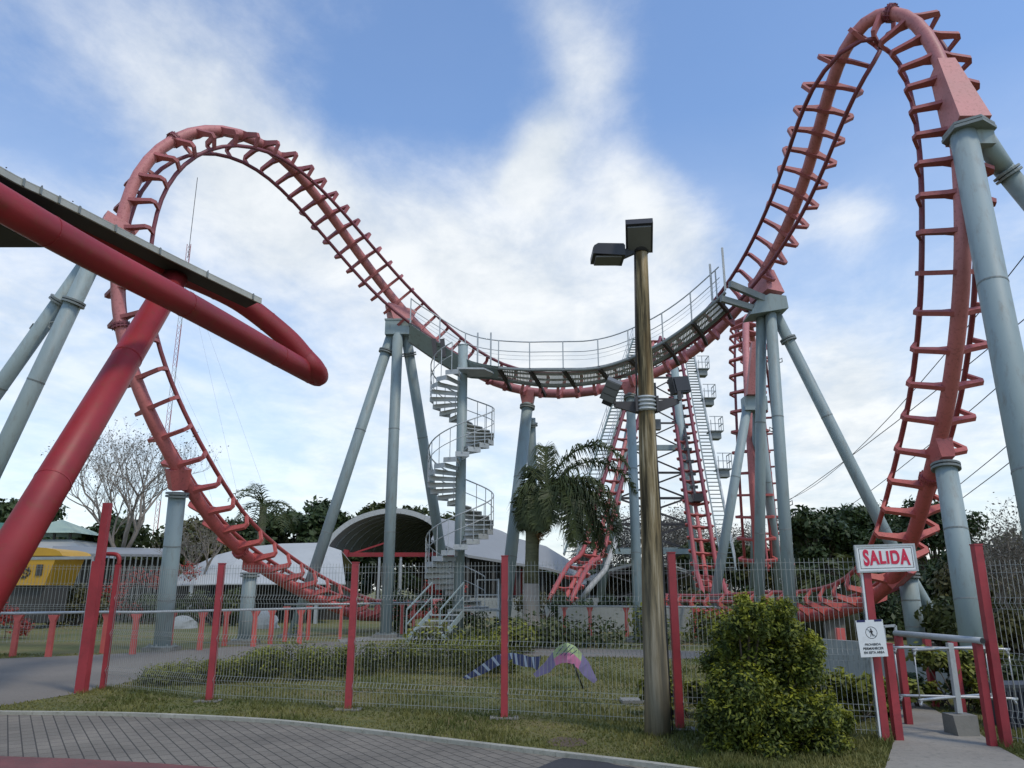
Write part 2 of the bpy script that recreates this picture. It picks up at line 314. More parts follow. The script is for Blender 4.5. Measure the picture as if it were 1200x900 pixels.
# --- right tripod
i = near_track(900, 313); hd = D(897, 366, 25.3)
rt = thing('tripod_support', 'tall grey-green three-legged support with box head, right end of the walkway', 'coaster support', (hd.x, hd.y, 0))
gusset(898, 318, hd + Vector((.1, 0, .5)), .45, .3)
part(MB().prism([hd + Vector((x, -.42, z)) for x, z in ((-.65, -.22), (.62, .0), (.58, .42), (.05, .5), (-.35, .3))], (0, .84, 0)), 'head_box', GREY, rt)
part(MB().bar(hd + Vector((.1, -.25, .3)), D(855, 333, 24.6), .14, .22), 'bracing_arm', GREYD, rt)
part(MB().bar(hd + Vector((-.3, -.25, .0)), D(845, 350, 24.6), .12, .2), 'bracing_arm', GREYD, rt)
q1 = D(890, 700, 22.6); q2 = D(927, 725, 22); q3 = G(1083, 745)
def toground(a, b): a = Vector(a); b = Vector(b); return a + (b - a) * (a.z / (a.z - b.z))
h1 = hd + Vector((-.1, .15, -.1)); h2 = hd + Vector((.12, -.12, -.1)); h3 = hd + Vector((.35, .1, 0))
e1 = toground(h1, D(890, 690, 24)); e2 = toground(h2, D(925, 690, 22.4)); e3 = toground(h3, D(1043, 635, 23))
column(rt, h1, e1, .165); column(rt, h2, e2, .18); column(rt, h3, e3, .18, flange=.09)
for g_ in (e1, e2, e3): part(MB().box((g_.x, g_.y, .05), (.7, .7, .1)), 'footing', CONC, rt)
ladder_lugs(rt, h2, e2, .18, 4)
# --- big right support at the top of the right hump
i = near_track(1112, 110); sp = cP[i]; f = D(1133, 160, 16.5)
br = thing('inclined_support', 'thick grey-green forked support holding the highest hump, leaning off the right edge', 'coaster support', (f.x, f.y, 0))
gusset(1107, 88, f + Vector((.05, 0, .12)), .40, .17)
mb = MB().disc(f + Vector((.05, 0, .05)), (0, .1, 1), .52, .07, 6).disc(f + Vector((.05, 0, .14)), (0, .1, 1), .50, .06, 6)
part(mb, 'flange', GREYD, br)
part(MB().box(f + Vector((.1, 0, -.12)), (.72, .42, .34)), 'head_box', GREY, br)
a1 = f + Vector((-.08, -.02, 0)); b1 = toground(a1, D(1205, 545, 13.1)); column(br, a1, b1, .265, taper=1.02)
a2 = f + Vector((.35, 0, -.05)); kn = D(1176, 198, 16.8); b2 = toground(kn, D(1215, 250, 17.0)); b2.x = 19; b2 = Vector((17.2, 15.4, 0))
part(MB().tube([a2, a2.lerp(kn, .6), kn], .21, 18), 'stub_branch', GREY, br); column(br, kn, b2, .21, flange=.012)
part(MB().disc(D(1155, 283, 16.2) + Vector((0, -.22, 0)), (0.1, -1, 0), .1, .16, 10), 'lifting_lug', GREYD, br)
for g_ in (b1, b2): part(MB().box((g_.x, g_.y, .05), (1, 1, .1)), 'footing', CONC, br)
# --- right low support, foot near the turnstile
i = near_track(1093, 536); f = D(1108, 545, 17.2)
rl = thing('upright_support', 'stout grey-green column with bolted flange behind the exit turnstile', 'coaster support', (f.x, f.y, 0))
gusset(1095, 520, f + Vector((0, 0, .1)), .19, .2); g1 = toground(f, D(1139, 738, 15.6)); column(rl, f, g1, .225, flange=.01, taper=1.18)
part(MB().box((g1.x, g1.y, .05), (.75, .75, .1)), 'footing', CONC, rl)
i = near_track(1047, 680); f = D(1063, 673, 20.6)
rb = thing('paired_support', 'short column and slanted strut under the low right bend, behind the red lettered sign', 'coaster support', (f.x, f.y, 0))
gusset(1049, 676, f, .2, .2); g1 = toground(f, D(1072, 735, 20.2)); column(rb, f, g1, .235, flange=.02)
g2 = f + Vector((1.55, 1.2, -f.z)); column(rb, f + Vector((.1, .1, -.05)), g2, .17)
for g_ in (g1, g2): part(MB().box((g_.x, g_.y, .05), (.8, .8, .2)), 'footing', CONC, rb)
# --- left supports
i = near_track(205, 545); f = D(208, 578, 21.0)
l1 = thing('upright_support', 'lone grey-green column under the left leg of the track, left of the white tent', 'coaster support', (f.x, f.y, 0))
gusset(204, 541, f + Vector((0, 0, .1)), .2, .2); g1 = toground(f, D(191, 745, 20.6)); column(l1, f, g1, .225, flange=.01)
part(MB().box((g1.x, g1.y, .05), (.75, .75, .1)), 'footing', CONC, l1)
f = D(293, 672, 23.6)
l2 = thing('upright_support', 'short grey-green column under the low left bend in front of the white tent', 'coaster support', (f.x, f.y, 0))
gusset(294, 659, f + Vector((0, 0, .05)), .2, .2); g1 = f.copy(); g1.z = 0; column(l2, f, g1, .21, flange=.02)
part(MB().box((g1.x, g1.y, .05), (.75, .75, .1)), 'footing', CONC, l2)
f = D(122, 292, 20.8)
lf = thing('inclined_support', 'pair of grey-green legs leaning off the left edge behind the red canopy pipe', 'coaster support', (f.x, f.y, 0))
gusset(139, 268, f, .36, .3)
part(MB().disc(f, (-.3, 0, 1), .46, .08, 6).box(f + Vector((-.2, 0, -.2)), (.8, .42, .35)), 'head_box', GREY, lf)
k1 = f + Vector((-.2, 0, -.2)); b1 = toground(D(97, 350, 20.2), D(0, 545, 19.2)); b0 = toground(D(72, 350, 20.6), D(0, 452, 20.4)); 
column(lf, k1, b1, .215, flange=.13); column(lf, f + Vector((-.35, .1, -.15)), b0, .2, flange=.12)
def lug(root, a, b, t, r):
    c_ = Vector(a).lerp(Vector(b), t); ax = (Vector(b) - Vector(a)).normalized(); s = Vector((-1, 0, .6)); s = (s - ax * s.dot(ax)).normalized()
    part(MB().tube([c_ + s * (r - .02) - ax * .12, c_ + s * (r + .13) - ax * .07, c_ + s * (r + .13) + ax * .07, c_ + s * (r - .02) + ax * .12], .025, 6), 'lifting_lug', GREYD, root)
lug(lf, k1, b1, .2, .215); lug(lf, k1, b0, .2, .2)
# ================================================================== VERTICAL LOOP (seen edge-on) and LIFTS
cx0, cy0 = 12.1, 38.0
lp, ln = [], []
A_near = Vector((10.66, 33.0)); A_far = Vector((14.5, 44.0)); mid = (A_near + A_far) / 2; ax = (A_far - A_near) / 2
H_ = 14.4
for k in range(0, 41):
    a = math.radians(-78 - 15 + (k / 40) * (360 - 180 + 210 - 54))   # sweep over the top
for k in range(41):
    u = k / 40.0; a = math.radians(-115 + 230 * 1.0 * u + 90 - 90)
lp, ln = [], []
for k in range(45):
    u = k / 44.0; a = math.radians(-128 + 256 * u)               # 0 = top
    ra = 1.0; hor = math.sin(a); ver = math.cos(a)
    z = 7.6 + 7.7 * ver if ver > 0 else 7.6 + 6.9 * ver * 1.25
    xy = mid + ax * hor * (1.0 if ver > 0 else 1.0 + .12 * (-ver)) + Vector((1, .0)) * (u - .5) * .8
    lp.append(Vector((xy.x, xy.y, max(z, .9))))
for k in range(45):
    t = (lp[min(k + 1, 44)] - lp[max(k - 1, 0)]).normalized(); cc = Vector((mid.x, mid.y, 7.4)); n = (cc - lp[k]); n = n - t * n.dot(t); side = Vector((ax.y, -ax.x, 0)).normalized(); n -= side * n.dot(side); ln.append(n.normalized())
loop = thing('loop_track', 'pale red vertical loop seen edge-on behind the right three-legged support', 'roller coaster loop', (mid.x, mid.y, 0))
track(loop, lp, ln, mats=(PINK, RAIL, PINK2), step=.95, close=1, ns=12)
f = D(885, 476, 32.6); lsup = thing('loop_support', 'three-legged grey-green stand with wedge head gripping the edge-on loop', 'coaster support', (f.x, f.y, 0))
part(MB().prism([D(876, 462, 32.3), D(893, 462, 32.3), D(889, 400, 32.4), D(882, 400, 32.4)], (0, .3, 0)), 'saddle', PINK, lsup)
part(MB().box(f + Vector((0, .1, .1)), (.95, .6, .6)), 'head_box', GREY, lsup)
for q in (D(837, 705, 30.3), D(914, 690, 33.5), D(884, 690, 36)):
    a = f + Vector((.0, .1, .1)) + Vector(((q.x - f.x) * .12, 0, 0)); column(lsup, a, toground(a, q), .19)
# lifts
def lift(name, label, cat, A, Bp, dn):
    A = Vector(A); Bp = Vector(Bp); t = (Bp - A).normalized(); root = thing(name, label, cat, (A.x, A.y, 0))
    up = Vector((0, -1, 1)) + Vector((dn, 0, 0)); n = (up - t * up.dot(t)).normalized()
    flat = Vector((t.x, t.y, 0)).normalized()
    pts = [A - flat * 5.5 + Vector((0, 0, .05 - A.z + .5)), A - flat * 2.4 + Vector((0, 0, -.8)), A] + [A.lerp(Bp, k / 8) for k in range(1, 9)]
    ns = [Vector((0, 0, 1)), (Vector((0, 0, 1)) + n * .4).normalized()] + [n] * 9
    P, T, Nn, B, cum, at = track(root, pts, ns, mats=(PINK, RAIL, PINK2), step=1.15, close=3, ns=10, r_spine=.13, r_rail=.135, gauge=1.25, h=.4)
    return root, t, n
rA = D(827, 672, 46); rB = D(786, 402, 70)
R1, t1, n1 = lift('lift_track', 'steep red lift hill right of the lamp pole, flanked by a stair', 'lift hill', rA, rB, 0)
lA = D(695, 655, 46); lB = D(766, 400, 66)
R2, t2, n2 = lift('lift_track', 'leaning red lift hill left of the lamp pole, partly behind the palm', 'lift hill', lA, lB, -.3)
# catch car and chain on the right lift
mb = MB(); a = rA + (rB - rA) * .22; c_ = rA + (rB - rA) * .92
mb.bar(a + n1 * .35, c_ + n1 * .35, .16, .12, n1)
for k in range(14): q = a.lerp(c_, k / 14); mb.box(q + n1 * .3, (.55, .25, .2))
mb.box(a + n1 * .5, (.6, 1.4, .5)); part(mb, 'chain_trough', BLACK, R1)
# chutes/stairs beside the lifts
def stair(name, label, A, Bp, side, n, w=.85, parent_plat=0):
    A = Vector(A) + side; Bp = Vector(Bp) + side; t = (Bp - A).normalized(); s = side.normalized(); root = thing(name, label, 'stair', (A.x, A.y, 0)); L_ = (Bp - A).length
    part(MB().bar(A - s * w / 2, Bp - s * w / 2, .07, .2).bar(A + s * w / 2, Bp + s * w / 2, .07, .2), 'stringers', GREY, root)
    mb = MB(); m = int(L_ / .42)
    for k in range(m): q = A.lerp(Bp, (k + .5) / m); mb.box(q + Vector((0, 0, .08)), (w - .1, .24, .04))
    part(mb, 'treads', GREY, root)
    mb = MB()
    for sd in (-1, 1):
        if sd * 1 == -1 and parent_plat: continue
        for hh in (.5, .95): mb.bar(A + s * (sd * w / 2) + Vector((0, 0, hh)), Bp + s * (sd * w / 2) + Vector((0, 0, hh)), .035)
        for k in range(m // 4 + 1): q = A.lerp(Bp, k / (m // 4)) + s * (sd * w / 2); mb.bar(q, q + Vector((0, 0, .95)), .035)
    part(mb, 'handrail', GALV, root)
    for k in range(parent_plat):
        q = A.lerp(Bp, .34 + .16 * k) + s * (w / 2 + .45); mb = MB().box(q, (1.0, 1.2, .08)).box(q + Vector((0, 0, -.3)), (.7, .9, .5))
        part(mb, 'landing', GREYD, root); mb = MB()
        for x, y in ((.5, -.6), (.5, .6), (.5, 0), (-.1, -.6), (-.1, .6)): mb.bar(q + Vector((x, y, 0)), q + Vector((x, y, 1.1)), .05)
        for z in (.55, 1.1): mb.bar(q + Vector((.5, -.6, z)), q + Vector((.5, .6, z)), .05).bar(q + Vector((-.5, -.6, z)), q + Vector((.5, -.6, z)), .05)
        part(mb, 'landing_railing', GALV, root)
    return root
stair('lift_stair', 'long galvanised stair with railed landings up the right side of the right lift', rA, rB, Vector((1.45, 0, .1)), n1, .8, 4)
stair('lift_stair', 'narrow galvanised stair along the left side of the leaning lift', lA, lB, Vector((-1.35, 0, .2)), n2, .8, 0)
# lattice tower between the lifts
tw = thing('lattice_tower', 'grey cross-braced steel tower standing between the two red lift hills', 'tower', (D(765, 600, 58).x, 56, 0))
legs = []
for dd, off in ((55, 0), (62, 0)):
    lt = D(752, 418, dd + 5); lb = toground(lt, D(708, 672, dd)); rt_ = D(789, 418, dd + 5); rb_ = toground(rt_, D(815, 672, dd)); legs.append(((lt, lb), (rt_, rb_)))
    for a, b in ((lt, lb), (rt_, rb_)): part(MB().tube([a, b], .3, 12), 'leg', GREY, tw)
for (l_, r_) in legs:
    (lt, lb), (rt_, rb_) = l_, r_
    lev = [.0, .09, .18, .28, .38, .48, .58, .68, .78, .86, .97]
    for j, v in enumerate(lev):
        a = lt.lerp(lb, v); b = rt_.lerp(rb_, v); thick = .38 if j in (4, 8) else .13
        part(MB().bar(a, b, thick), 'girder', GREY if thick > .2 else DSTEEL, tw)
        if j:
            a0 = lt.lerp(lb, lev[j - 1]); b0 = rt_.lerp(rb_, lev[j - 1])
            part(MB().bar(a0, b, .085).bar(b0, a, .085), 'cross_brace', DSTEEL, tw)
for q in (0, 1):
    for v in (.18, .38, .58, .78):
        a = legs[0][q][0].lerp(legs[0][q][1], v); b = legs[1][q][0].lerp(legs[1][q][1], v); part(MB().bar(a, b, .12), 'girder', GREYD, tw)
# ================================================================== WALKWAY along the dip
near_e = [(480, 378), (487, 384), (515, 402), (545, 420), (575, 428), (613, 431), (640, 431), (660, 431), (693, 430), (727, 422), (768, 404), (802, 382), (835, 354), (850, 340)]
far_e = [(480, 398), (487, 403), (515, 422), (545, 438), (575, 441), (613, 447), (640, 450), (660, 450), (693, 447), (727, 440), (768, 423), (802, 402), (835, 376), (850, 362)]
def tdepth(px):
    best = min(((abs(600 + 900 * (p - EYE).dot(R) / (p - EYE).dot(F) - px), (p - EYE).dot(F)) for p in cP if 8.3 < p.z < 12.8 and p.y > 23), key=lambda e: e[0]); return best[1]
wn = cat_rom([D(x, y, tdepth(x) - 1.75) for x, y in near_e], 4); wf = cat_rom([D(x, y, tdepth(x) - .85) for x, y in far_e], 4)
wk = thing('track_walkway', 'grey railed service walkway following the dip of the red track', 'walkway', (0, 27, 0))
n_ = len(wn); dk = MB(); th = Vector((0, 0, -.045))
for j in range(0, n_ - 1, 1):
    a, b, c_, d_ = wn[j], wn[j + 1], wf[j + 1], wf[j]
    for k in range(5):
        u0, u1 = k / 5, (k + .7) / 5; dk.prism([a.lerp(b, u0), a.lerp(b, u1), d_.lerp(c_, u1), d_.lerp(c_, u0)], th)
    for v in (.0, .33, .66, .96): dk.prism([a.lerp(d_, v), b.lerp(c_, v), b.lerp(c_, v + .04), a.lerp(d_, v + .04)], (0, 0, -.06))
part(dk, 'deck_grating', GALV, wk)
mb = MB()
for seq in (wn, wf): mb.tube([p + Vector((0, 0, -.08)) for p in seq], .05, 6)
part(mb, 'edge_beams', GREYD, wk)
rail = [p + Vector((0, 0, .98)) for p in wn]; mid_ = [p + Vector((0, 0, .6)) for p in wn]
for seq, nm in ((rail, 'handrail'), (mid_, 'middle_rail')): part(MB().tube(seq[1:-2], .022 if nm == 'handrail' else .014, 6), nm, GALV, wk)
for zz in (.3, .45): part(MB().tube([p + Vector((0, 0, zz)) for p in wn][1:-2], .006, 4), 'safety_cable', GALV, wk)
acc = 0; last = -9
for j in range(1, n_ - 1):
    acc += (wn[j] - wn[j - 1]).length
    if acc - last > 1.05:
        last = acc; part(MB().bar(wn[j], wn[j] + Vector((0, 0, .98)), .04), 'baluster', GALV, wk)
        i = min(range(len(cP)), key=lambda k: (cP[k] - wf[j]).length); sp_ = cP[i]
        qx = 600 + 900 * (wn[j] - EYE).dot(R) / (wn[j] - EYE).dot(F) + 16
        i = min((k for k in range(len(cP)) if 8.3 < cP[k].z < 12.6 and cP[k].y > 23.5), key=lambda k: abs(600 + 900 * (cP[k] - EYE).dot(R) / (cP[k] - EYE).dot(F) - qx)); sp_ = cP[i]; lo = sp_ + Vector((0, -.2, -.12)); kn_ = wn[j].lerp(lo, .6) + Vector((0, -.12, -.02))
        mb = MB().bar(wn[j] + Vector((0, -.03, -.08)), kn_, .10, .14).bar(kn_, lo, .10, .14)
        part(mb, 'bracket', DSTEEL, wk)
# corrugated guard plates on the sloping left end
mb = MB(); m_ = 17
for j in range(1, m_):
    a, b = wn[j], wn[j + 1]; d_, c_ = wf[j], wf[j + 1]; o = Vector((0, -.12, -.05)); mb.prism([a + o, b + o, c_ + o + Vector((0, -.3, -.12)), d_ + o + Vector((0, -.3, -.12))], (0, -.03, 0))
part(mb, 'guard_plate', GREY, wk)
for px in (508, 518): q = D(px, 408, tdepth(px) - 2.0); part(MB().bar(q + Vector((0, 0, .35)), q + Vector((.08, 0, -.35)), .16, .1), 'junction_box', DSTEEL, wk)
for px, hgt in ((562, 1.15), (578, 1.25), (834, 1.35), (856, 1.5)):
    j = min(range(n_), key=lambda k: abs(600 + 900 * (wn[k] - EYE).dot(R) / (wn[k] - EYE).dot(F) - px)); part(MB().bar(wn[j], wn[j] + Vector((0, 0, hgt)), .06), 'gate_post', GALV, wk)
# ================================================================== SPIRAL STAIR
Yp = 27.0; top = D(541, 405, 28.2); Xp = W(540, 560, Yp).x; Zt = W(541, 405, Yp).z
sx = thing('spiral_staircase', 'tall galvanised spiral staircase winding round a grey-green pole to the walkway', 'spiral stair', (Xp, Yp, 0))
part(MB().tube([(Xp, Yp, 0), (Xp, Yp, Zt)], .18, 20).disc((Xp, Yp, Zt), (0, 0, 1), .19, .03), 'centre_pole', GREY, sx)
Ztop = W(541, 437, Yp).z; turn = (Ztop - W(541, 640, Yp).z) / 2.0; nst = 17; Rr = 1.16
z = Ztop; k = 0; hp = []; mp_ = []; sp2 = []
part(MB().prism([(Xp + .1, Yp + .3, Ztop), (Xp - .15, Yp - .75, Ztop), (Xp + .8, Yp - .7, Ztop), (Xp + 1.15, Yp - .1, Ztop), (Xp + 1.0, Yp + .3, Ztop)], (0, 0, -.06)), 'top_platform', GALV, sx)
while z > 1.05:
    a = math.radians(-95 - 360 * (k + .5) / nst); wdt = math.radians(360 / nst * .56)
    z = Ztop - turn * (k + 1) / nst
    if z < 1.0: break
    c_ = lambda r, an, zz=0: (Xp + r * math.cos(an), Yp + r * math.sin(an), z + zz)
    mb = MB().prism([c_(.17, a - wdt * .6), c_(Rr, a - wdt), c_(Rr, a + wdt), c_(.17, a + wdt * .6)], (0, 0, -.035))
    mb.prism([c_(.17, a + wdt * .6, -.03), c_(Rr, a + wdt, -.03), c_(Rr, a + wdt, -.17), c_(.17, a + wdt * .6, -.15)], (.012 * math.sin(a), -.012 * math.cos(a), 0))
    mb.prism([c_(Rr, a - wdt, -.03), c_(Rr, a + wdt, -.03), c_(Rr, a + wdt, -.17), c_(Rr, a - wdt, -.17)], (.012 * math.cos(a), .012 * math.sin(a), 0))
    part(mb, 'tread', GALV, sx)
    hp.append(Vector(c_(Rr, a, 1.0))); mp_.append(Vector(c_(Rr, a, .52)))
    part(MB().bar(c_(Rr, a, -.05), c_(Rr, a, 1.0), .026), 'baluster', GALV, sx)
    k += 1
part(MB().tube(cat_rom(hp, 2), .024, 6), 'handrail', GALV, sx); part(MB().tube(cat_rom(mp_, 2), .015, 6), 'middle_rail', GALV, sx)
mb = MB()
for j in range(k):
    pass
for zz in (Ztop - 3.1, Ztop - 6.2): part(MB().disc((Xp, Yp, zz), (0, 0, 1), .2, .03, 16), 'pole_ring', GREY, sx)
fl = thing('entry_flight', 'short open-riser metal flight at the foot of the spiral staircase', 'stair', (Xp, Yp - 1.4, 0))
part(MB().box((Xp + .55, Yp - .2, .92), (1.7, 1.5, .06)), 'landing', GREYD, fl)
for x, y in ((-.25, -.9), (1.35, -.9), (-.25, .5), (1.35, .5)): part(MB().bar((Xp + x, Yp + y, 0), (Xp + x, Yp + y, .9), .08), 'landing_leg', GALV, fl)
for s_ in range(5):
    part(MB().box((Xp - .35 - .12 * s_, Yp - 1.0 - .22 * s_, .78 - .17 * s_), (1.0, .24, .035)), 'tread', GALV, fl)
for sd in (-.52, .52):
    a = Vector((Xp - .3 + sd, Yp - .9, .85)); b = Vector((Xp - .95 + sd, Yp - 2.1, .02)); part(MB().bar(a, b, .05, .16).bar(a + Vector((0, 0, .95)), b + Vector((0, 0, .95)), .04).bar(a, a + Vector((0, 0, .95)), .04).bar(b, b + Vector((0, 0, .95)), .04).bar(a + Vector((0, 0, .5)), b + Vector((0, 0, .5)), .03), 'side_rail', GREY, fl)
mb = MB()
for x, y in ((1.35, -.9), (1.35, .5), (.6, .5)): mb.bar((Xp + x, Yp + y, .9), (Xp + x, Yp + y, 1.9), .04)
for zz in (1.4, 1.9): mb.bar((Xp + 1.35, Yp - .9, zz), (Xp + 1.35, Yp + .5, zz), .035).bar((Xp + .6, Yp + .5, zz), (Xp + 1.35, Yp + .5, zz), .035)
part(mb, 'landing_railing', GALV, fl)
# ================================================================== RED CANOPY GANTRY, upper left
Zc = 7.25
ncl = [Wz(x, y, Zc) for x, y in ((-140, 155), (0, 238), (110, 300), (217, 356), (300, 402), (345, 427))]
far_ = [D(x, y, d) for x, y, d in ((368, 431, 20.6), (356, 418, 20.5), (335, 395, 20.3), (290, 359, 19.8), (255, 339, 19.2), (200, 315, 18.2), (150, 293, 17.2), (100, 270, 16.2), (0, 222, 14.6), (-140, 150, 13.0))]
ga = thing('canopy_gantry', 'huge glossy red bent pipe frame with sheet canopy jutting in from the upper left', 'pipe gantry', (-8.0, 10.5, 0))
path = cat_rom(ncl + [D(365, 438, 20.9), D(373, 441, 21.1)] + far_, 6)
part(MB().tube(path, .272, 28), 'pipe_ring', RED, ga)
topl = D(205, 325, 18.0); low = D(8, 655, 11.3); gl = toground(topl, low)
part(MB().tube([topl, gl], .285, 28), 'raking_post', RED, ga)
part(MB().box((gl.x, gl.y, .05), (1.1, 1.1, .1)), 'footing', CONC, ga)
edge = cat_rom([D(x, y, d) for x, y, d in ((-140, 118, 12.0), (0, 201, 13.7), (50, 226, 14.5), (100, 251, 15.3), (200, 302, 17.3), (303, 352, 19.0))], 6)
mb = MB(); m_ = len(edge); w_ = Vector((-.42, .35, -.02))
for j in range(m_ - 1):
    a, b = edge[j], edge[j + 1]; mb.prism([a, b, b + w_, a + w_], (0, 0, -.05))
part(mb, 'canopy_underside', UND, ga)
mb = MB()
for j in range(m_ - 1):
    a, b = edge[j], edge[j + 1]
    mb.prism([a + Vector((.03, 0, .03)), b + Vector((.03, 0, .03)), b + Vector((.03, -.0, -.09)), a + Vector((.03, -.0, -.09))], (.05, 0, 0))
    mb.prism([a + Vector((.08, 0, .034)), b + Vector((.08, 0, .034)), b + w_ + Vector((0, 0, .02)), a + w_ + Vector((0, 0, .02))], (0, 0, .02))
part(mb, 'canopy_sheet', RIM, ga)
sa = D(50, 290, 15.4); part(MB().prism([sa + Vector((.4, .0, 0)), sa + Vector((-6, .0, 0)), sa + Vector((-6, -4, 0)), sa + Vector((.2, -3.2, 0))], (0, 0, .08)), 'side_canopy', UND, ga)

for q in range(9, len(path) - 4, 9):
    t_ = (path[q + 1] - path[q]).normalized(); part(MB().disc(path[q], t_, .279, .03, 28), 'weld_seam', RED, ga)
for u in (.3, .62): t_ = (gl - topl).normalized(); part(MB().disc(topl.lerp(gl, u), t_, .292, .03, 28), 'weld_seam', RED, ga)
for q in range(2, m_ - 1, 3):
    a = edge[q] + Vector((.085, 0, .05)); part(MB().bar(a + Vector((.012, 0, .012)), a + Vector((.012, 0, -.14)), .02, .05), 'sheet_lap', GREYD, ga)
for q in range(1, m_ - 1, 5): part(MB().bar(edge[q] + Vector((.1, 0, .07)), edge[q] + Vector((.1, 0, .085)), .02), 'roof_screw', DSTEEL, ga)
CLOUD_BLOBS = [(540, 390, 145, .25), (420, 290, 90, .22), (300, 210, 70, .24), (160, 70, 60, .27), (220, 130, 50, .18), (330, 240, 60, .14), (320, 40, 50, .06), (690, 90, 38, .30), (650, 10, 30, .20), (640, 165, 24, .34), (615, 212, 24, .36), (740, 215, 34, .26), (800, 268, 40, .28), (1000, 250, 28, .36), (950, 256, 22, .2), (920, 262, 20, .15), (990, 455, 40, .28), (60, 150, 90, -.28), (490, 130, 80, -.30), (400, 90, 60, -.14), (560, 60, 50, -.18), (880, 110, 110, -.32), (1150, 100, 120, -.12), (1000, 340, 80, -.22), (860, 200, 50, -.10), (1130, 420, 120, .16), (720, 400, 140, .28), (40, 330, 90, .30), (350, 500, 80, -.08), (120, 430, 70, -.05), (0, 10, 60, .15), (780, 170, 30, -.08), (900, 520, 120, .15)]
CL_DARK = (.70, .755, .80); CL_LIGHT = (.92, .945, .95); CL_GAIN = 6.35; SKY_TINT = (.92, 1.06, 1.24)
# ================================================================== GROUND
def sheet(name, pts, z, mat):
    mb = MB(); mb.add([(p[0], p[1], z) for p in pts], [tuple(range(len(pts)))]); o = mb.build(name, mat); struct(o)
    if o.data.polygons[0].normal.z < 0: o.data.flip_normals()
    return o
def grass_mat():
    m, nt, b = nodes('lawn_soil_and_turf'); L = nt.links; tc = N(nt, 'ShaderNodeTexCoord')
    n = N(nt, 'ShaderNodeTexNoise', Scale=.55, Detail=8, Roughness=.7); L.new(tc.outputs['Object'], n.inputs[0])
    r = ramp(nt, [(.34, (.20, .145, .06)), (.45, (.20, .18, .055)), (.56, (.145, .155, .04)), (.7, (.09, .12, .027))]); L.new(n.outputs[0], r.inputs[0])
    n2 = N(nt, 'ShaderNodeTexNoise', Scale=38, Detail=6, Roughness=.8); L.new(tc.outputs['Object'], n2.inputs[0])
    r2 = ramp(nt, [(.3, .55), (.7, 1.0)]); L.new(n2.outputs[0], r2.inputs[0])
    mx = N(nt, 'ShaderNodeMix', data_type='RGBA', blend_type='MULTIPLY'); mx.inputs[0].default_value = 1; L.new(r.outputs[0], mx.inputs[6]); L.new(r2.outputs[0], mx.inputs[7])
    L.new(mx.outputs[2], b.inputs['Base Color']); b.inputs['Roughness'].default_value = .95
    bp = N(nt, 'ShaderNodeBump', Strength=.7, Distance=.03); L.new(n2.outputs[0], bp.inputs['Height']); L.new(bp.outputs[0], b.inputs['Normal'])
    return m
def paver_mat():
    m, nt, b = nodes('concrete_pavers'); L = nt.links; tc = N(nt, 'ShaderNodeTexCoord'); mp = N(nt, 'ShaderNodeMapping')
    mp.inputs['Rotation'].default_value = (0, 0, math.radians(-122.5)); L.new(tc.outputs['Object'], mp.inputs[0])
    br = nt.nodes.new('ShaderNodeTexBrick'); L.new(mp.outputs[0], br.inputs[0])
    br.inputs['Scale'].default_value = 1; br.inputs['Brick Width'].default_value = .24; br.inputs['Row Height'].default_value = .125
    br.inputs['Mortar Size'].default_value = .0075; br.inputs['Mortar Smooth'].default_value = .3
    br.inputs['Color1'].default_value = (.215, .19, .148, 1); br.inputs['Color2'].default_value = (.185, .165, .13, 1); br.inputs['Mortar'].default_value = (.055, .05, .04, 1)
    n = N(nt, 'ShaderNodeTexNoise', Scale=.9, Detail=6, Roughness=.6); L.new(tc.outputs['Object'], n.inputs[0])
    r = ramp(nt, [(.3, .68), (.7, 1.1)]); L.new(n.outputs[0], r.inputs[0])
    mx = N(nt, 'ShaderNodeMix', data_type='RGBA', blend_type='MULTIPLY'); mx.inputs[0].default_value = 1; L.new(br.outputs[0], mx.inputs[6]); L.new(r.outputs[0], mx.inputs[7])
    n3 = N(nt, 'ShaderNodeTexNoise', Scale=90, Detail=3); L.new(tc.outputs['Object'], n3.inputs[0]); r3 = ramp(nt, [(.35, .8), (.65, 1.1)]); L.new(n3.outputs[0], r3.inputs[0])
    m2 = N(nt, 'ShaderNodeMix', data_type='RGBA', blend_type='MULTIPLY'); m2.inputs[0].default_value = 1; L.new(mx.outputs[2], m2.inputs[6]); L.new(r3.outputs[0], m2.inputs[7])
    L.new(m2.outputs[2], b.inputs['Base Color']); b.inputs['Roughness'].default_value = .9
    bp = N(nt, 'ShaderNodeBump', Strength=.5, Distance=.01); bp.invert = True; L.new(br.outputs['Fac'], bp.inputs['Height']); L.new(bp.outputs[0], b.inputs['Normal'])
    return m
ASPH = paint('worn_asphalt', (.175, .158, .132), .9, .16, (.09, .088, .08), .5, .6, bump=.3, fine=20)
TARP = paint('fresh_tar_patch', (.035, .035, .038), .85, .2, (.06, .06, .06), 2, .5, bump=.3, fine=30)
REDP = paint('dull_red_pavers', (.16, .055, .05), .85, .25, (.09, .07, .06), 2, .8, bump=.3, fine=18)  # dull red tone for the band along the near road edge
PATH = paint('footpath_concrete', (.25, .23, .19), .9, .16, (.12, .12, .10), .8, .7, bump=.3, fine=12)
KERB = paint('kerb_concrete', (.34, .33, .27), .9, .15, (.18, .18, .12), 2, .7, bump=.3)
GRASS = grass_mat(); PAV = paver_mat()
S_ = 600
g = sheet('ground', [(-S_, -40), (S_, -40), (S_, 900), (-S_, 900)], 0, GRASS)
kp = [G(x, y) for x, y in ((-300, 832), (-150, 836), (0, 838), (150, 840), (300, 847), (400, 857), (500, 869), (600, 881), (700, 893), (780, 903), (900, 921), (1040, 945))]
kp = cat_rom(kp, 4)
sheet('paved_road', [(-14, 3.0)] + [(p.x, p.y) for p in kp] + [(9, 3.0)], .004, PAV)
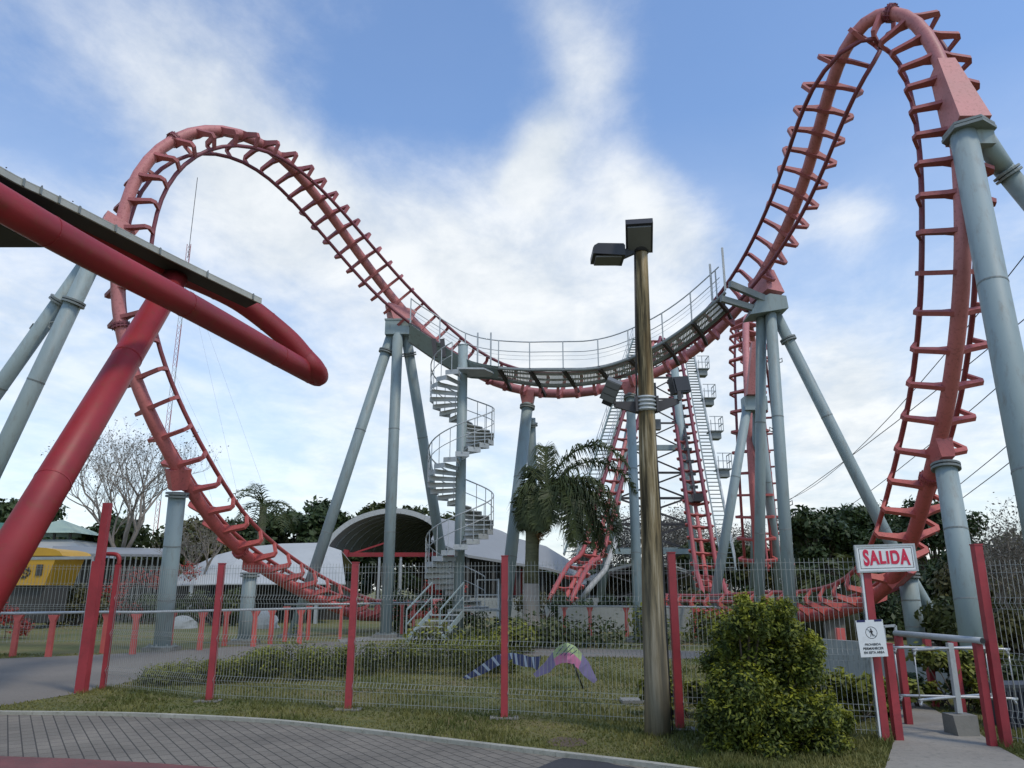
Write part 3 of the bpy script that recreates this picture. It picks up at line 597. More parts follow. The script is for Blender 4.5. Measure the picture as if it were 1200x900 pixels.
mb = MB(); ko = []
for j, p in enumerate(kp):
    t = (kp[min(j + 1, len(kp) - 1)] - kp[max(j - 1, 0)]).normalized(); ko.append(Vector((-t.y, t.x, 0)))
for j in range(len(kp) - 1):
    a, b = kp[j], kp[j + 1]; b_ = a.lerp(b, .985); h = Vector((0, 0, .045))
    mb.prism([a + h, b_ + h, b_ + ko[j + 1] * .085 + h, a + ko[j] * .085 + h], (0, 0, -.12))
struct(mb.build('kerb', KERB))
pts = [(-160, 812), (-60, 826), (0, 828), (95, 812), (165, 797), (200, 785), (330, 775), (480, 770), (640, 769), (800, 772), (950, 776), (950, 765), (700, 761), (500, 757), (400, 752), (300, 756), (200, 763), (100, 768), (0, 772), (-260, 774)]
sheet('plaza_pavement', [G(*p) for p in pts], .004, ASPH)
sheet('far_path', [G(x, y) for x, y in ((395, 749), (450, 745), (510, 746), (510, 750), (440, 751), (400, 753))], .008, CONC)
sheet('footpath', [G(x, y) for x, y in ((1000, 960), (1038, 900), (1048, 868), (1055, 835), (1055, 822), (1072, 819), (1105, 838), (1135, 851), (1165, 873), (1230, 908), (1280, 960))], .010, PATH)
sheet('tar_patch', [G(x, y) for x, y in ((620, 905), (648, 893), (660, 889), (690, 892), (702, 891), (720, 897), (745, 901), (770, 910), (700, 925))], .008, TARP)
sheet('red_road_band', [G(x, y) for x, y in ((-200, 886), (0, 887), (90, 890), (180, 895), (260, 901), (200, 940), (-300, 940))], .008, REDP)
sheet('bare_soil_patch', [G(x, y) for x, y in ((640, 868), (655, 864), (685, 866), (688, 873), (670, 876), (645, 874))], .004, SOIL)
# ------------------------------------------------------------------ grass blades (uncountable)
def blades(name, n, region, h0, h1, mat, seed):
    r = np.random.RandomState(seed); V = []; Fc = []
    c = 0
    while c < n:
        px = r.uniform(-60, 1260); Yb = 7.6 + 13 * r.rand() ** 1.6
        x = (px - 600) / 900.0 * Yb * .98; p = (x, Yb)
        if not region(x, Yb): 
            c += 1; continue
        a = r.uniform(0, 6.28); h = r.uniform(h0, h1) * (1 + .5 * math.sin(x * 3 + Yb)); w = .006 + .0006 * Yb; lx, ly = r.normal(0, .35 * h, 2)
        o = len(V); V += [(x - w * math.cos(a), Yb - w * math.sin(a), 0), (x + w * math.cos(a), Yb + w * math.sin(a), 0), (x + lx, Yb + ly, h)]; Fc.append((o, o + 1, o + 2)); c += 1
    me = bpy.data.meshes.new(name); me.from_pydata(V, [], Fc); me.materials.append(mat); ob = bpy.data.objects.new(name, me); C.objects.link(ob); ob['kind'] = 'stuff'; return ob
BLADE = leafmat('grass_blades', (.085, .105, .024), (.24, .22, .07), .8, .25)
kpx = [p.x for p in kp]; kpy = [p.y for p in kp]
foot = [G(x, y) for x, y in ((1000, 960), (1038, 900), (1048, 868), (1055, 835), (1055, 822), (1072, 819), (1105, 838), (1135, 851), (1165, 873), (1230, 908), (1280, 960))]
plz = [G(*p) for p in pts]
def inside(x, y, P):
    c = False; j = len(P) - 1
    for i in range(len(P)):
        if (P[i].y > y) != (P[j].y > y) and x < (P[j].x - P[i].x) * (y - P[i].y) / (P[j].y - P[i].y) + P[i].x: c = not c
        j = i
    return c
def lawn(x, y):
    if y < np.interp(x, kpx, kpy) + .13: return False
    return not (inside(x, y, foot) or inside(x, y, plz))
blades('lawn_grass', 120000, lawn, .015, .05, BLADE, 3)
TUFTS = [(95, 812), (120, 808), (245, 822), (408, 832), (591, 842), (797, 855), (771, 862), (1037, 868), (1053, 868), (1163, 877), (1180, 878), (762, 823), (905, 890), (860, 893), (960, 893), (1000, 893)]
r_ = np.random.RandomState(9); V_ = []; F_ = []
for px, py in TUFTS:
    q = G(px, py)
    for k in range(230):
        a = r_.uniform(0, 6.28); d = abs(r_.normal(0, .16)) + .06; x = q.x + d * math.cos(a); y = q.y + d * math.sin(a); h = r_.uniform(.04, .13) * math.exp(-d * 2); lx, ly = r_.normal(0, .4 * h, 2); an = r_.uniform(0, 6.28); w = .006
        if not lawn(x, y): continue
        o = len(V_); V_ += [(x - w * math.cos(an), y - w * math.sin(an), 0), (x + w * math.cos(an), y + w * math.sin(an), 0), (x + lx, y + ly, h)]; F_.append((o, o + 1, o + 2))
me = bpy.data.meshes.new('grass_tufts'); me.from_pydata(V_, [], F_); me.materials.append(BLADE); ob = bpy.data.objects.new('grass_tufts', me); C.objects.link(ob); ob['kind'] = 'stuff'
# ================================================================== WIRE FENCES
def mesh_panel(mb, a, b, h, z0=.06, sp=.052, r=.0021, bends=(.3, .88, 1.45), topz=None):
    a = Vector((a[0], a[1], 0)); b = Vector((b[0], b[1], 0)); L_ = (b - a).length; t = (b - a) / L_; nrm = Vector((-t.y, t.x, 0)); n = max(2, int(L_ / sp))
    zs = [z0]; off = [0]
    for z in bends:
        zs += [z - .06, z, z + .06]; off += [0, -.035, 0]
    zs += [h]; off += [0]
    for k in range(n + 1):
        p = a + t * (L_ * k / n)
        for j in range(len(zs) - 1):
            mb.bar(p + nrm * off[j] + Vector((0, 0, zs[j])), p + nrm * off[j + 1] + Vector((0, 0, zs[j + 1])), 2 * r)
    for z in bends:
        for dz in (-.06, .06): mb.bar(a + Vector((0, 0, z + dz)), b + Vector((0, 0, z + dz)), 2 * r)
        mb.bar(a - nrm * .035 + Vector((0, 0, z)), b - nrm * .035 + Vector((0, 0, z)), 2 * r * .8)
    for z in (z0 + .04, h - .05, h - .13): mb.bar(a + Vector((0, 0, z)), b + Vector((0, 0, z)), 2 * r)
def postbar(mb, base, h, w=.085): mb.box((base[0], base[1], h / 2), (w, w, h)); mb.box((base[0], base[1], h + .006), (w + .012, w + .012, .012))
fp = [G(120, 808), G(245, 822), G(408, 832), G(591, 842), G(797, 855), G(1036, 868)]
fen = thing('wire_fence', 'long welded wire mesh fence with red posts across the front lawn', 'fence', (fp[2].x, fp[2].y, 0))
for j in range(5):
    a, b = fp[j], fp[j + 1]; t = (b - a).normalized(); mb = MB(); mesh_panel(mb, a + t * .06, b - t * .06, 1.95); part(mb, 'mesh_panel', WIRE, fen)
for j in (1, 2, 3, 4):
    mb = MB(); postbar(mb, fp[j], (1.97, 1.96, 2.02, 2.03)[j - 1], .088); part(mb, 'post', POST, fen)
    part(MB().box((fp[j].x, fp[j].y - .02, .012), (.36, .22, .02)), 'post_pad', CONC, fen)
# gate posts at left
gp = thing('gate_post', 'tallest red square post at the open gateway on the left', 'post', G(95, 812))
g_ = G(95, 812); part(MB().box((g_.x, g_.y, 1.02), (.15, .15, 2.04)), 'lower_post', POST, gp); part(MB().box((g_.x + .02, g_.y, 2.5), (.115, .115, 1.0)), 'upper_post', POST, gp)
gq = G(120, 808); gp2 = thing('gate_side_post', 'thin red post with curved pipe top right beside the tall gate post', 'post', gq)
part(MB().box((gq.x, gq.y, 1.0), (.075, .075, 2.0)), 'post', POST, gp2)
part(MB().tube(cat_rom([gq + Vector((0, 0, 2.0)), gq + Vector((0, 0, 2.1)), gq + Vector((-.06, 0, 2.17)), gq + Vector((-.22, 0, 2.18))], 4), .035, 10), 'curved_pipe', RED, gp2)
ga_ = Vector((g_.x - .1, g_.y + .02, 0)); gb_ = W(30, 655, 14.5); gb_.z = 0
gt = thing('gate_leaf', 'pale tubular gate frame swung open behind the tall red gate post', 'gate', ga_)
part(MB().bar(ga_ + Vector((0, 0, .1)), ga_ + Vector((0, 0, 2.12)), .045).bar(ga_ + Vector((0, 0, 2.1)), gb_ + Vector((0, 0, 2.14)), .05), 'frame', GALV, gt)
# inner mesh fence, left and centre rear
pa = W(-60, 700, 23); pb = W(205, 700, 24); fi = thing('inner_wire_fence', 'low mesh fence behind the tubular railing on the left, before the yellow carriage', 'fence', (pa.x, pa.y, 0))
mb = MB(); mesh_panel(mb, pa, pb, 2.3, .1, .1, .0036, (.5, 1.1, 1.7)); part(mb, 'mesh_panel', WIRE, fi)
# right fence run beyond the exit path
ra = G(1180, 876); rbq = G(1420, 915); fr = thing('wire_fence', 'mesh fence run beyond the exit at the right edge, with one tall red post', 'fence', ra)
mb = MB(); mesh_panel(mb, ra + Vector((.07, 0, 0)), rbq, 1.9); part(mb, 'mesh_panel', WIRE, fr)
mb = MB(); postbar(mb, ra, 2.07, .088); part(mb, 'post', POST, fr)
# ================================================================== SIGN POST, SIGNS
s1 = G(1037, 868); s1.y += .0
spost = thing('sign_post', 'tall red post with a pale edge strip at the exit, carrying the two signs', 'post', s1)
part(MB().box((s1.x, s1.y, 1.02), (.085, .085, 2.04)), 'post', POST, spost); part(MB().box((s1.x - .055, s1.y - .02, 1.02), (.02, .03, 2.04)), 'edge_strip', WHITE, spost)
s2 = G(1053, 868); sq = thing('short_post', 'waist-high red post just right of the sign post', 'post', s2)
part(MB().box((s2.x, s2.y, .5), (.085, .085, 1.0)).box((s2.x, s2.y, 1.006), (.095, .095, .012)), 'post', POST, sq)
def text_obj(txt, size, name, mat, parent, M, ext=.004, bold=0.0, warp=None, xs=1.0):
    cu = bpy.data.curves.new(name, 'FONT'); cu.body = txt; cu.size = size; cu.space_character = 1.13 if ext > .001 else 1.0; cu.align_x = 'CENTER'; cu.align_y = 'CENTER'; cu.extrude = ext; cu.offset = bold
    tmp = bpy.data.objects.new(name, cu); C.objects.link(tmp); bpy.context.view_layer.update()
    me = bpy.data.meshes.new_from_object(tmp.evaluated_get(bpy.context.evaluated_depsgraph_get())); bpy.data.objects.remove(tmp)
    for v in me.vertices:
        x, y, z = v.co; x *= xs
        if warp: y *= warp(x)
        v.co = M @ Vector((x, y, z))
    me.materials.clear(); me.materials.append(mat); me.name = name
    o = bpy.data.objects.new(name, me); C.objects.link(o); o.parent = parent; o.location = -parent.location; return o
def panel(root, c, w, h, rz, roll=0, th=.012):
    """matrix: local x along panel, local y up, local z towards the viewer"""
    M = Matrix.Translation(c) @ Matrix.Rotation(rz, 4, 'Z') @ Matrix.Rotation(math.pi / 2, 4, 'X') @ Matrix.Rotation(roll, 4, 'Z'); return M
def mbox(mb, M, x0, x1, y0, y1, z0, z1):
    vs = [M @ Vector((x, y, z)) for x in (x0, x1) for y in (y0, y1) for z in (z0, z1)]
    return mb.add(vs, [(0, 1, 3, 2), (4, 6, 7, 5), (0, 4, 5, 1), (2, 3, 7, 6), (0, 2, 6, 4), (1, 5, 7, 3)])
sc_ = W(1038, 654, s1.y - .07); sal = thing('exit_sign', 'white sign reading SALIDA in red letters, on top of the red post', 'sign', sc_)
M = panel(sal, sc_, .64, .27, math.radians(-4), math.radians(1.5)); hw, hh = .318, .135
part(mbox(MB(), M, -hw, hw, -hh, hh, -.01, .01), 'board', WHITE, sal)
mb = MB()
for x0, x1, y0, y1 in ((-hw, hw, hh, hh + .02), (-hw, hw, -hh - .02, -hh), (-hw - .02, -hw, -hh - .02, hh + .02), (hw, hw + .02, -hh - .02, hh + .02)): mbox(mb, M, x0, x1, y0, y1, -.016, .018)
part(mb, 'frame', GALV, sal)
mb = MB(); q = .022
for x0, x1, y0, y1 in ((-hw + q, hw - q, hh - q - .005, hh - q), (-hw + q, hw - q, -hh + q, -hh + q + .005), (-hw + q, -hw + q + .005, -hh + q, hh - q), (hw - q - .005, hw - q, -hh + q, hh - q)): mbox(mb, M, x0, x1, y0, y1, .0102, .0118)
part(mb, 'inner_border', INK, sal)
text_obj('SALIDA', .215, 'lettering', REDINK, sal, M @ Matrix.Translation((0, -.0, .013)), .002, .008, lambda x: .86 + 1.5 * abs(x) ** 1.2, .655)
pc = W(1021.5, 748, s1.y - .12); pro = thing('notice_sign', 'small white notice with a crossed pedestrian circle and navy top strip', 'sign', pc)
M = panel(pro, pc, .3, .4, math.radians(-3), math.radians(2.5)); hw, hh = .148, .195
part(mbox(MB(), M, -hw, hw, -hh, hh, -.004, .004), 'board', WHITE, pro)
mb = MB(); mbox(mb, M, -hw + .01, -.045, hh - .02, hh + .003, .0042, .006); mbox(mb, M, .055, hw - .01, hh - .02, hh + .003, .0042, .006); part(mb, 'top_strip', NAVY, pro)
text_obj('PROHIBIDA', .034, 'lettering', INK, pro, M @ Matrix.Translation((0, -.065, .006)), .0005, .0005); text_obj('PERMANECER', .036, 'lettering', INK, pro, M @ Matrix.Translation((0, -.107, .006)), .0005, .0008); text_obj('EN ESTA AREA', .034, 'lettering', INK, pro, M @ Matrix.Translation((.003, -.149, .006)), .0005, .0008)
mb = MB(); cc = (0.005, .06); rr = .064
for k in range(32):
    a0, a1 = 2 * math.pi * k / 32, 2 * math.pi * (k + 1) / 32
    mb.prism([M @ Vector((cc[0] + r * math.cos(a), cc[1] + r * math.sin(a), .0045)) for r, a in ((rr, a0), (rr, a1), (rr - .005, a1), (rr - .005, a0))], (0, -.001, 0))
mb.bar(M @ Vector((cc[0] - .045, cc[1] + .045, .007)), M @ Vector((cc[0] + .045, cc[1] - .045, .007)), .005, .002)
mb.disc(M @ Vector((cc[0] - .002, cc[1] + .038, .0068)), M.to_3x3() @ Vector((0, 0, 1)), .008, .001, 10)
for p_, q_, w_ in (((0, .028), (0, -.006), .016), ((-.004, .024), (-.02, .0), .006), ((.004, .024), (.018, .004), .006), ((-.003, -.004), (-.014, -.042), .007), ((.003, -.004), (.014, -.04), .007)):
    mb.bar(M @ Vector((cc[0] + p_[0], cc[1] + p_[1], .0056)), M @ Vector((cc[0] + q_[0], cc[1] + q_[1], .0056)), w_, .001, M.to_3x3() @ Vector((0, 0, 1)))
part(mb, 'pictogram', INK, pro)
# ================================================================== EXIT RAIL, TURNSTILE
hb = G(1163, 875); hf = G(1060, 0 + 853); hf = W(1052, 742, 10.1); hf.z = 0
ex = thing('exit_railing', 'grey tube handrail on red posts along the exit path by the turnstile', 'railing', hb)
zt = 1.06; d_ = (hf - hb).normalized()
part(MB().tube([hb - d_ * -.0 + Vector((0, -.03, zt)) + d_ * -.06, hf + Vector((0, 0, zt)) + d_ * .05], .036, 14), 'handrail', GALV, ex)
part(MB().disc(hb - d_ * .065 + Vector((0, -.03, zt)), d_, .03, .012, 14), 'end_cap', BLACK, ex)
for u in (0, 1):
    p = hb.lerp(hf, u); part(MB().box((p.x, p.y, (zt - .03) / 2), (.075, .075, zt - .03)), 'post', POST, ex)
p2a = W(1086, 752, 11.6); p2b = W(1116, 752, 11.0)
for nm, p, h in (('second', p2a, .98), ('third', p2b, .98)):
    b_ = thing('red_bollard_post', 'dull red post behind the turnstile, ' + ('left one' if nm == 'second' else 'right one'), 'post', (p.x, p.y, 0)); part(MB().box((p.x, p.y, h / 2), (.085, .085, h)), 'post', POST, b_)
tsb = G(1124, 866); tc_ = Vector((W(1119, 800, tsb.y + .25).x, tsb.y + .25, 0)); ts = thing('turnstile', 'steel turnstile with crossed tube arms set in a concrete block', 'turnstile', tc_)
c0 = tc_; mb = MB(); w0, w1, hz = .15, .12, .22
vs = [(c0.x + sx * w0 * .8, c0.y + sy * w0, 0) for sx, sy in ((-1, -1), (1, -1), (1, 1), (-1, 1))] + [(c0.x + sx * w1 * 1.15, c0.y + sy * w1, hz) for sx, sy in ((-1, -1), (1, -1), (1, 1), (-1, 1))]
part(mb.add(vs, [(3, 2, 1, 0), (4, 5, 6, 7), (0, 1, 5, 4), (1, 2, 6, 5), (2, 3, 7, 6), (3, 0, 4, 7)]), 'concrete_block', CONC, ts)
part(MB().box((c0.x, c0.y, .25 + .36), (.06, .06, .76)), 'steel_pole', GALV, ts)
for z, nm in ((.93, 'upper_arms'), (.40, 'lower_arms')):
    mb = MB()
    for a in (math.radians(-14), math.radians(24)):
        d = Vector((math.cos(a), math.sin(a), 0)); dr = .06
        pl = [c0 + d * -.60 + Vector((0, 0, z - dr)), c0 + d * -.58 + Vector((0, 0, z - .015)), c0 + d * -.53 + Vector((0, 0, z))]
        pr = [c0 + d * .53 + Vector((0, 0, z)), c0 + d * .58 + Vector((0, 0, z - .015)), c0 + d * .60 + Vector((0, 0, z - dr))]
        mb.tube(cat_rom(pl + pr, 3), .016, 10)
    part(mb, nm, STEEL, ts)
mb = MB()
for a in (math.radians(-14), math.radians(24)):
    for s_ in (-.60, .60): d = Vector((math.cos(a), math.sin(a), 0)); part(MB().tube([c0 + d * s_ + Vector((0, 0, .88)), c0 + d * s_ + Vector((0, 0, .36))], .007, 6), 'drop_bar', STEEL, ts)

# concrete wall
wa = W(950, 748, 14.5); wb = W(1012, 752, 13.6); wc = W(1114, 762, 12.3)
cw = thing('concrete_wall', 'low grey concrete panel wall between the round bush and the turnstile', 'wall', (wb.x, wb.y, 0))
for a, b, h0, h1 in ((wa, wb, wa.z, wb.z), (wb, wc, wb.z, wc.z)):
    n = 3; 
    for k in range(n):
        p = a.lerp(b, k / n); q = a.lerp(b, (k + .985) / n); ha = h0 + (h1 - h0) * k / n; hb_ = h0 + (h1 - h0) * (k + 1) / n
        part(MB().prism([(p.x, p.y, 0), (q.x, q.y, 0), (q.x, q.y, hb_), (p.x, p.y, ha)], (0.03, .12, 0)), 'wall_panel', CONCW, cw)
cb = thing('marker_stub', 'small red stub post standing on the concrete wall left of the notice', 'post', W(988, 757, 14)); q = W(990, 742, 13.95); part(MB().box((q.x, q.y + .2, q.z - .4), (.14, .1, .95)), 'post', CORAL, cb)
hr = thing('rear_rail', 'short thin grey rail behind the notice sign', 'railing', W(1060, 740, 14)); a = W(1035, 734, 14.5); b = W(1049, 733, 14.5); part(MB().bar(a, b, .04).bar(a, Vector((a.x, a.y, 0)), .04).bar(b, Vector((b.x, b.y, 0)), .04), 'rail', GALV, hr)
bn = G(1196, 862); bi = thing('waste_bin', 'dark ribbed bin at the right edge beyond the fence', 'bin', (bn.x + .35, bn.y + .5, 0)); bc = Vector((bn.x + .38, bn.y + .5, 0))
mb = MB().box(bc + Vector((0, 0, .24)), (.62, .4, .46))
for k in range(9): mb.box(bc + Vector((-.28 + .07 * k, -.21, .23)), (.025, .03, .4))
part(mb, 'body', BINM, bi); part(MB().box(bc + Vector((0, 0, .485)), (.66, .44, .04)), 'lid', BINM, bi)
# ================================================================== LAMP POLE
lb = G(771, 862); ltp = W(751, 290, lb.y + .0)
lamp = thing('lamp_pole', 'tall weathered wooden pole with two black box lamps and two floodlights', 'street lamp', lb)
pp = [Vector((lb.x, lb.y, 0)).lerp(ltp, k / 10) for k in range(11)]
part(MB().tube([p + Vector((.006 * math.sin(k * 2.1), 0, 0)) for k, p in enumerate(pp)], [.150, .139, .131, .124, .117, .110, .104, .098, .092, .086, .081], 32), 'wooden_shaft', WOOD, lamp)
tz = ltp + Vector((0, 0, .0)); part(MB().tube([tz - Vector((0, 0, .08)), tz + Vector((0, 0, .14))], .10, 18), 'top_cap', BLACK, lamp)
h2 = W(749, 277, lb.y - .15); mb = MB(); w_, d2, hh2 = .36, .42, .16
hM = Matrix.Rotation(math.radians(-8), 3, 'Z') @ Matrix.Rotation(math.radians(-28), 3, 'X')
mb.box(h2, (.35, .48, .10), hM); LH = part(mb, 'lamp_head', BLACK, lamp, 'square black lamp head facing the viewer'); mb = MB().box(h2 + hM @ Vector((0, 0, -.065)), (.30, .40, .025), hM)
part(mb, 'lens', FLOODB, LH)
hl = W(712, 298, lb.y); M_ = Matrix.Rotation(math.radians(2), 3, 'Y'); x0 = -.21; pr_ = [(-.21, -.06), (.21, -.085), (.21, .055), (.19, .08), (-.14, .085), (-.19, .055), (-.21, .02)]
LH = part(MB().prism([hl + Vector((x, -.17, z)) for x, z in pr_], (0, .36, 0)), 'lamp_head', BLACK, lamp, 'rounded black lamp head pointing left')
part(MB().box(hl + Vector((0, .01, -.088)), (.34, .28, .02)), 'lens', FLOODB, LH)
part(MB().prism([hl + Vector((.21, -.03, .05)), hl + Vector((.21, -.03, -.06)), tz + Vector((-.07, -.03, -.08)), tz + Vector((-.07, -.03, .07))], (0, .07, 0)), 'lamp_arm', BLACK, lamp)
cz = W(757, 474, lb.y); rad = .118
mb = MB()
for dz in (-.075, -.025, .025, .075): mb.tube([(cz.x + (rad + .012) * math.cos(a), cz.y + (rad + .012) * math.sin(a), cz.z + dz) for a in [k * math.pi / 12 for k in range(25)]], .015, 8)
mb.disc((cz.x, cz.y, cz.z), (0, 0, 1), rad + .004, .19, 24); part(mb, 'clamp_rings', GALV, lamp)
for s_, tipx in ((-1, -.40), (1, .42)):
    e_ = cz + Vector((tipx, -.02, .0 if s_ < 0 else .045)); mb = MB().prism([cz + Vector((s_ * .10, -.02, .04)), cz + Vector((s_ * .10, -.02, -.12)), e_ + Vector((0, 0, -.03)), e_ + Vector((0, 0, .03))], (0, .05, 0)).box(cz + Vector((s_ * .13, -.05, -.01)), (.03, .1, .2))
    mb.bar(e_, e_ + Vector((0, 0, .12)), .04); part(mb, 'floodlight_arm', DSTEEL, lamp)
fl1 = W(716, 457, lb.y - .05); Mf = Matrix.Rotation(math.radians(24), 3, 'Y') @ Matrix.Rotation(math.radians(35), 3, 'X')
mb = MB().box(fl1, (.19, .13, .27), Mf)
for k in range(3): mb.box(fl1 + Mf @ Vector((0, -.07, -.09 + .09 * k)), (.165, .02, .075), Mf)
LH = part(mb, 'floodlight', FLOODB, lamp, 'grey ribbed floodlight tilted left'); part(MB().bar(fl1 + Mf @ Vector((0, 0, -.13)), cz + Vector((-.40, -.02, .06)), .05).box(fl1 + Mf @ Vector((.02, 0, -.16)), (.13, .1, .07), Mf), 'floodlight_bracket', BLACK, LH)
fl2 = W(796, 452, lb.y + .1); Mf = Matrix.Rotation(math.radians(-10), 3, 'Y') @ Matrix.Rotation(math.radians(20), 3, 'Z')
LH = part(MB().box(fl2, (.24, .12, .21), Mf).box(fl2 + Mf @ Vector((0, -.065, 0)), (.2, .02, .17), Mf), 'floodlight', BLACK, lamp, 'black square floodlight on the right arm'); part(MB().bar(fl2 + Mf @ Vector((0, 0, -.1)), cz + Vector((.42, -.02, .08)), .05), 'floodlight_bracket', BLACK, LH)
part(MB().box(W(765, 458, lb.y + .14), (.07, .1, .19)), 'ballast_box', BLACK, lamp); part(MB().box(W(770, 498, lb.y + .14), (.08, .1, .13)), 'junction_box', FLOODB, lamp)
part(MB().tube([cz + Vector((.10, .02, -.1)), cz + Vector((.125, .05, -1.2)), Vector((lb.x + .155, lb.y - .02, .6)), Vector((lb.x + .165, lb.y - .03, 0))], .009, 6), 'cable', BLACK, lamp)
part(MB().tube([tz + Vector((-.085, -.02, 0)), cz + Vector((-.118, -.03, .1))], .012, 6), 'cable', DSTEEL, lamp)
mc = G(762, 823); mk = thing('manhole_slab', 'small flat concrete slab in the grass left of the wooden pole', 'slab', mc); part(MB().box((mc.x - .15, mc.y, .02), (.55, .35, .05)), 'slab', CONC, mk)
# ================================================================== TUBULAR RAILINGS
def railing(label, pts_, zt, posts, two=False, pw=.13):
    root = thing('tube_railing', label, 'railing', (pts_[0].x, pts_[0].y, 0))
    part(MB().tube([p + Vector((0, 0, zt)) for p in pts_], .035, 10), 'top_tube', GALV, root)
    if two: part(MB().tube([p + Vector((0, -.0, zt - .13)) for p in pts_], .03, 10), 'lower_tube', GALV, root)
    for p in posts:
        mb = MB().prism([(p.x - pw * .5, p.y, 0), (p.x + pw * .5, p.y, 0), (p.x + pw * .42, p.y, zt - .2), (p.x + pw * 1.0, p.y, zt - .04), (p.x - pw * 1.0, p.y, zt - .04), (p.x - pw * .42, p.y, zt - .2)], (0, .09, 0)); part(mb, 'post', CORAL, root)
    return root
def gpt(px, py): q = G(px, py); return q
la = [gpt(-90, 771), gpt(15, 770), gpt(117, 766), gpt(155, 767), gpt(262, 760), gpt(398, 752), gpt(440, 748)]
railing('grey tube handrail on short red posts along the plaza at left', la[:6], 1.02, [gpt(-40, 771), gpt(13, 770), gpt(55, 770), gpt(119, 766), gpt(154, 767), gpt(197, 762), gpt(233, 762), gpt(262, 757), gpt(296, 758), gpt(316, 755), gpt(350, 755)], False)
lb_ = [gpt(330, 749), gpt(400, 748), gpt(430, 746), gpt(505, 741)]
railing('second tube handrail on red posts behind the hedge, rising toward the spiral stair', lb_, 1.1, [gpt(333, 752), gpt(360, 750), gpt(398, 749), gpt(470, 743), gpt(484, 742)], False, .11)
lc = [gpt(655, 745), gpt(735, 746), gpt(842, 748)]
railing('thin tube handrail on red posts beyond the lawn, behind the wooden pole', lc, 1.0, [gpt(662, 745), gpt(692, 745), gpt(735, 746), gpt(816, 747)], False, .12)
# ================================================================== BUTTERFLY FIGURES
bz = G(690, 806); bc = W(664, 782, bz.y)
bf = thing('butterfly_figure', 'arched butterfly wings painted green, pink and violet on a thin black rod', 'garden ornament', (bc.x, bz.y, 0))
def wingshape(cols, cx, yy, outline, inner, root, sc=1.0, thick=.02):
    pass
outer = [(625, 790), (638, 777), (648, 764), (655, 757), (664, 753), (674, 757), (682, 766), (690, 776), (700, 797)]
inner = [(628, 794), (644, 788), (651, 780), (658, 777), (664, 776.5), (670, 778), (678, 784), (683, 791), (696, 801)]
f1 = [(629, 789), (640, 783), (649, 772), (657, 766), (665, 764), (673, 767), (681, 775), (688, 785), (699, 798)]
yb = lambda k: bz.y - .35 + .09 * abs(k - 4)
def band(A, B, k0, k1, mat, nm):
    mb = MB()
    for k in range(k0, k1):
        q = [W(*A[k], yb(k)), W(*A[k + 1], yb(k + 1)), W(*B[k + 1], yb(k + 1)), W(*B[k], yb(k))]; mb.prism(q, (0, .02, 0))
    part(mb, nm, mat, bf)
band(outer, f1, 2, 6, BUTG, 'upper_wing_band'); band(f1, inner, 2, 6, BUTP, 'inner_wing_band'); band(outer, inner, 0, 2, BUTV, 'wing_tip'); band(outer, inner, 6, 8, BUTV, 'wing_tip')
mb = MB()
for a, b in (((652, 767), (660, 757)), ((657, 768), (668, 756)), ((661, 768), (672, 758)), ((668, 768), (676, 762))): mb.bar(W(*a, bz.y - .38), W(*b, bz.y - .38), .012)
part(mb, 'wing_veins', BUTB, bf)
part(MB().tube([W(666, 777, bz.y - .2), W(672, 778, bz.y - .25), W(684, 808, bz.y - .1)], .014, 8), 'rod', BLACK, bf)
bz2 = G(600, 797); b2_ = thing('butterfly_figure', 'navy and pale blue striped butterfly wings on the lawn behind a red fence post', 'garden ornament', (W(600, 780, bz2.y).x, bz2.y, 0))
def stripes(top, bot, y0, n, root):
    for par, mat, nm in ((0, BUTB, 'dark_stripes'), (1, BUTW, 'pale_stripes')):
        mb = MB()
        for k in range(n):
            if (k % 4 == 1) != (par == 1): continue
            f = lambda L_, u: Vector(L_[min(int(u * (len(L_) - 1)), len(L_) - 2)]).lerp(Vector(L_[min(int(u * (len(L_) - 1)), len(L_) - 2) + 1]), u * (len(L_) - 1) - min(int(u * (len(L_) - 1)), len(L_) - 2))
            a, b, c_, d_ = f(top, k / n), f(top, (k + 1) / n), f(bot, min(1, (k + 1.6) / n)), f(bot, min(1, (k + .6) / n))
            mb.prism([W(q[0], q[1], y0) for q in (a, b, c_, d_)], (0, .02, 0))
        part(mb, nm, mat, root)
stripes([(542, 794, 0), (560, 782, 0), (580, 768, 0), (600, 765, 0)], [(545, 797, 0), (566, 790, 0), (586, 779, 0), (600, 772, 0)], bz2.y, 22, b2_)
stripes([(600, 765, 0), (612, 767, 0), (622, 770, 0), (634, 769, 0)], [(600, 777, 0), (612, 781, 0), (624, 782, 0), (630, 786, 0)], bz2.y + .1, 13, b2_)
part(MB().tube([W(592, 772, bz2.y), W(592, 797, bz2.y + .02)], .012, 6), 'rod', BLACK, b2_)
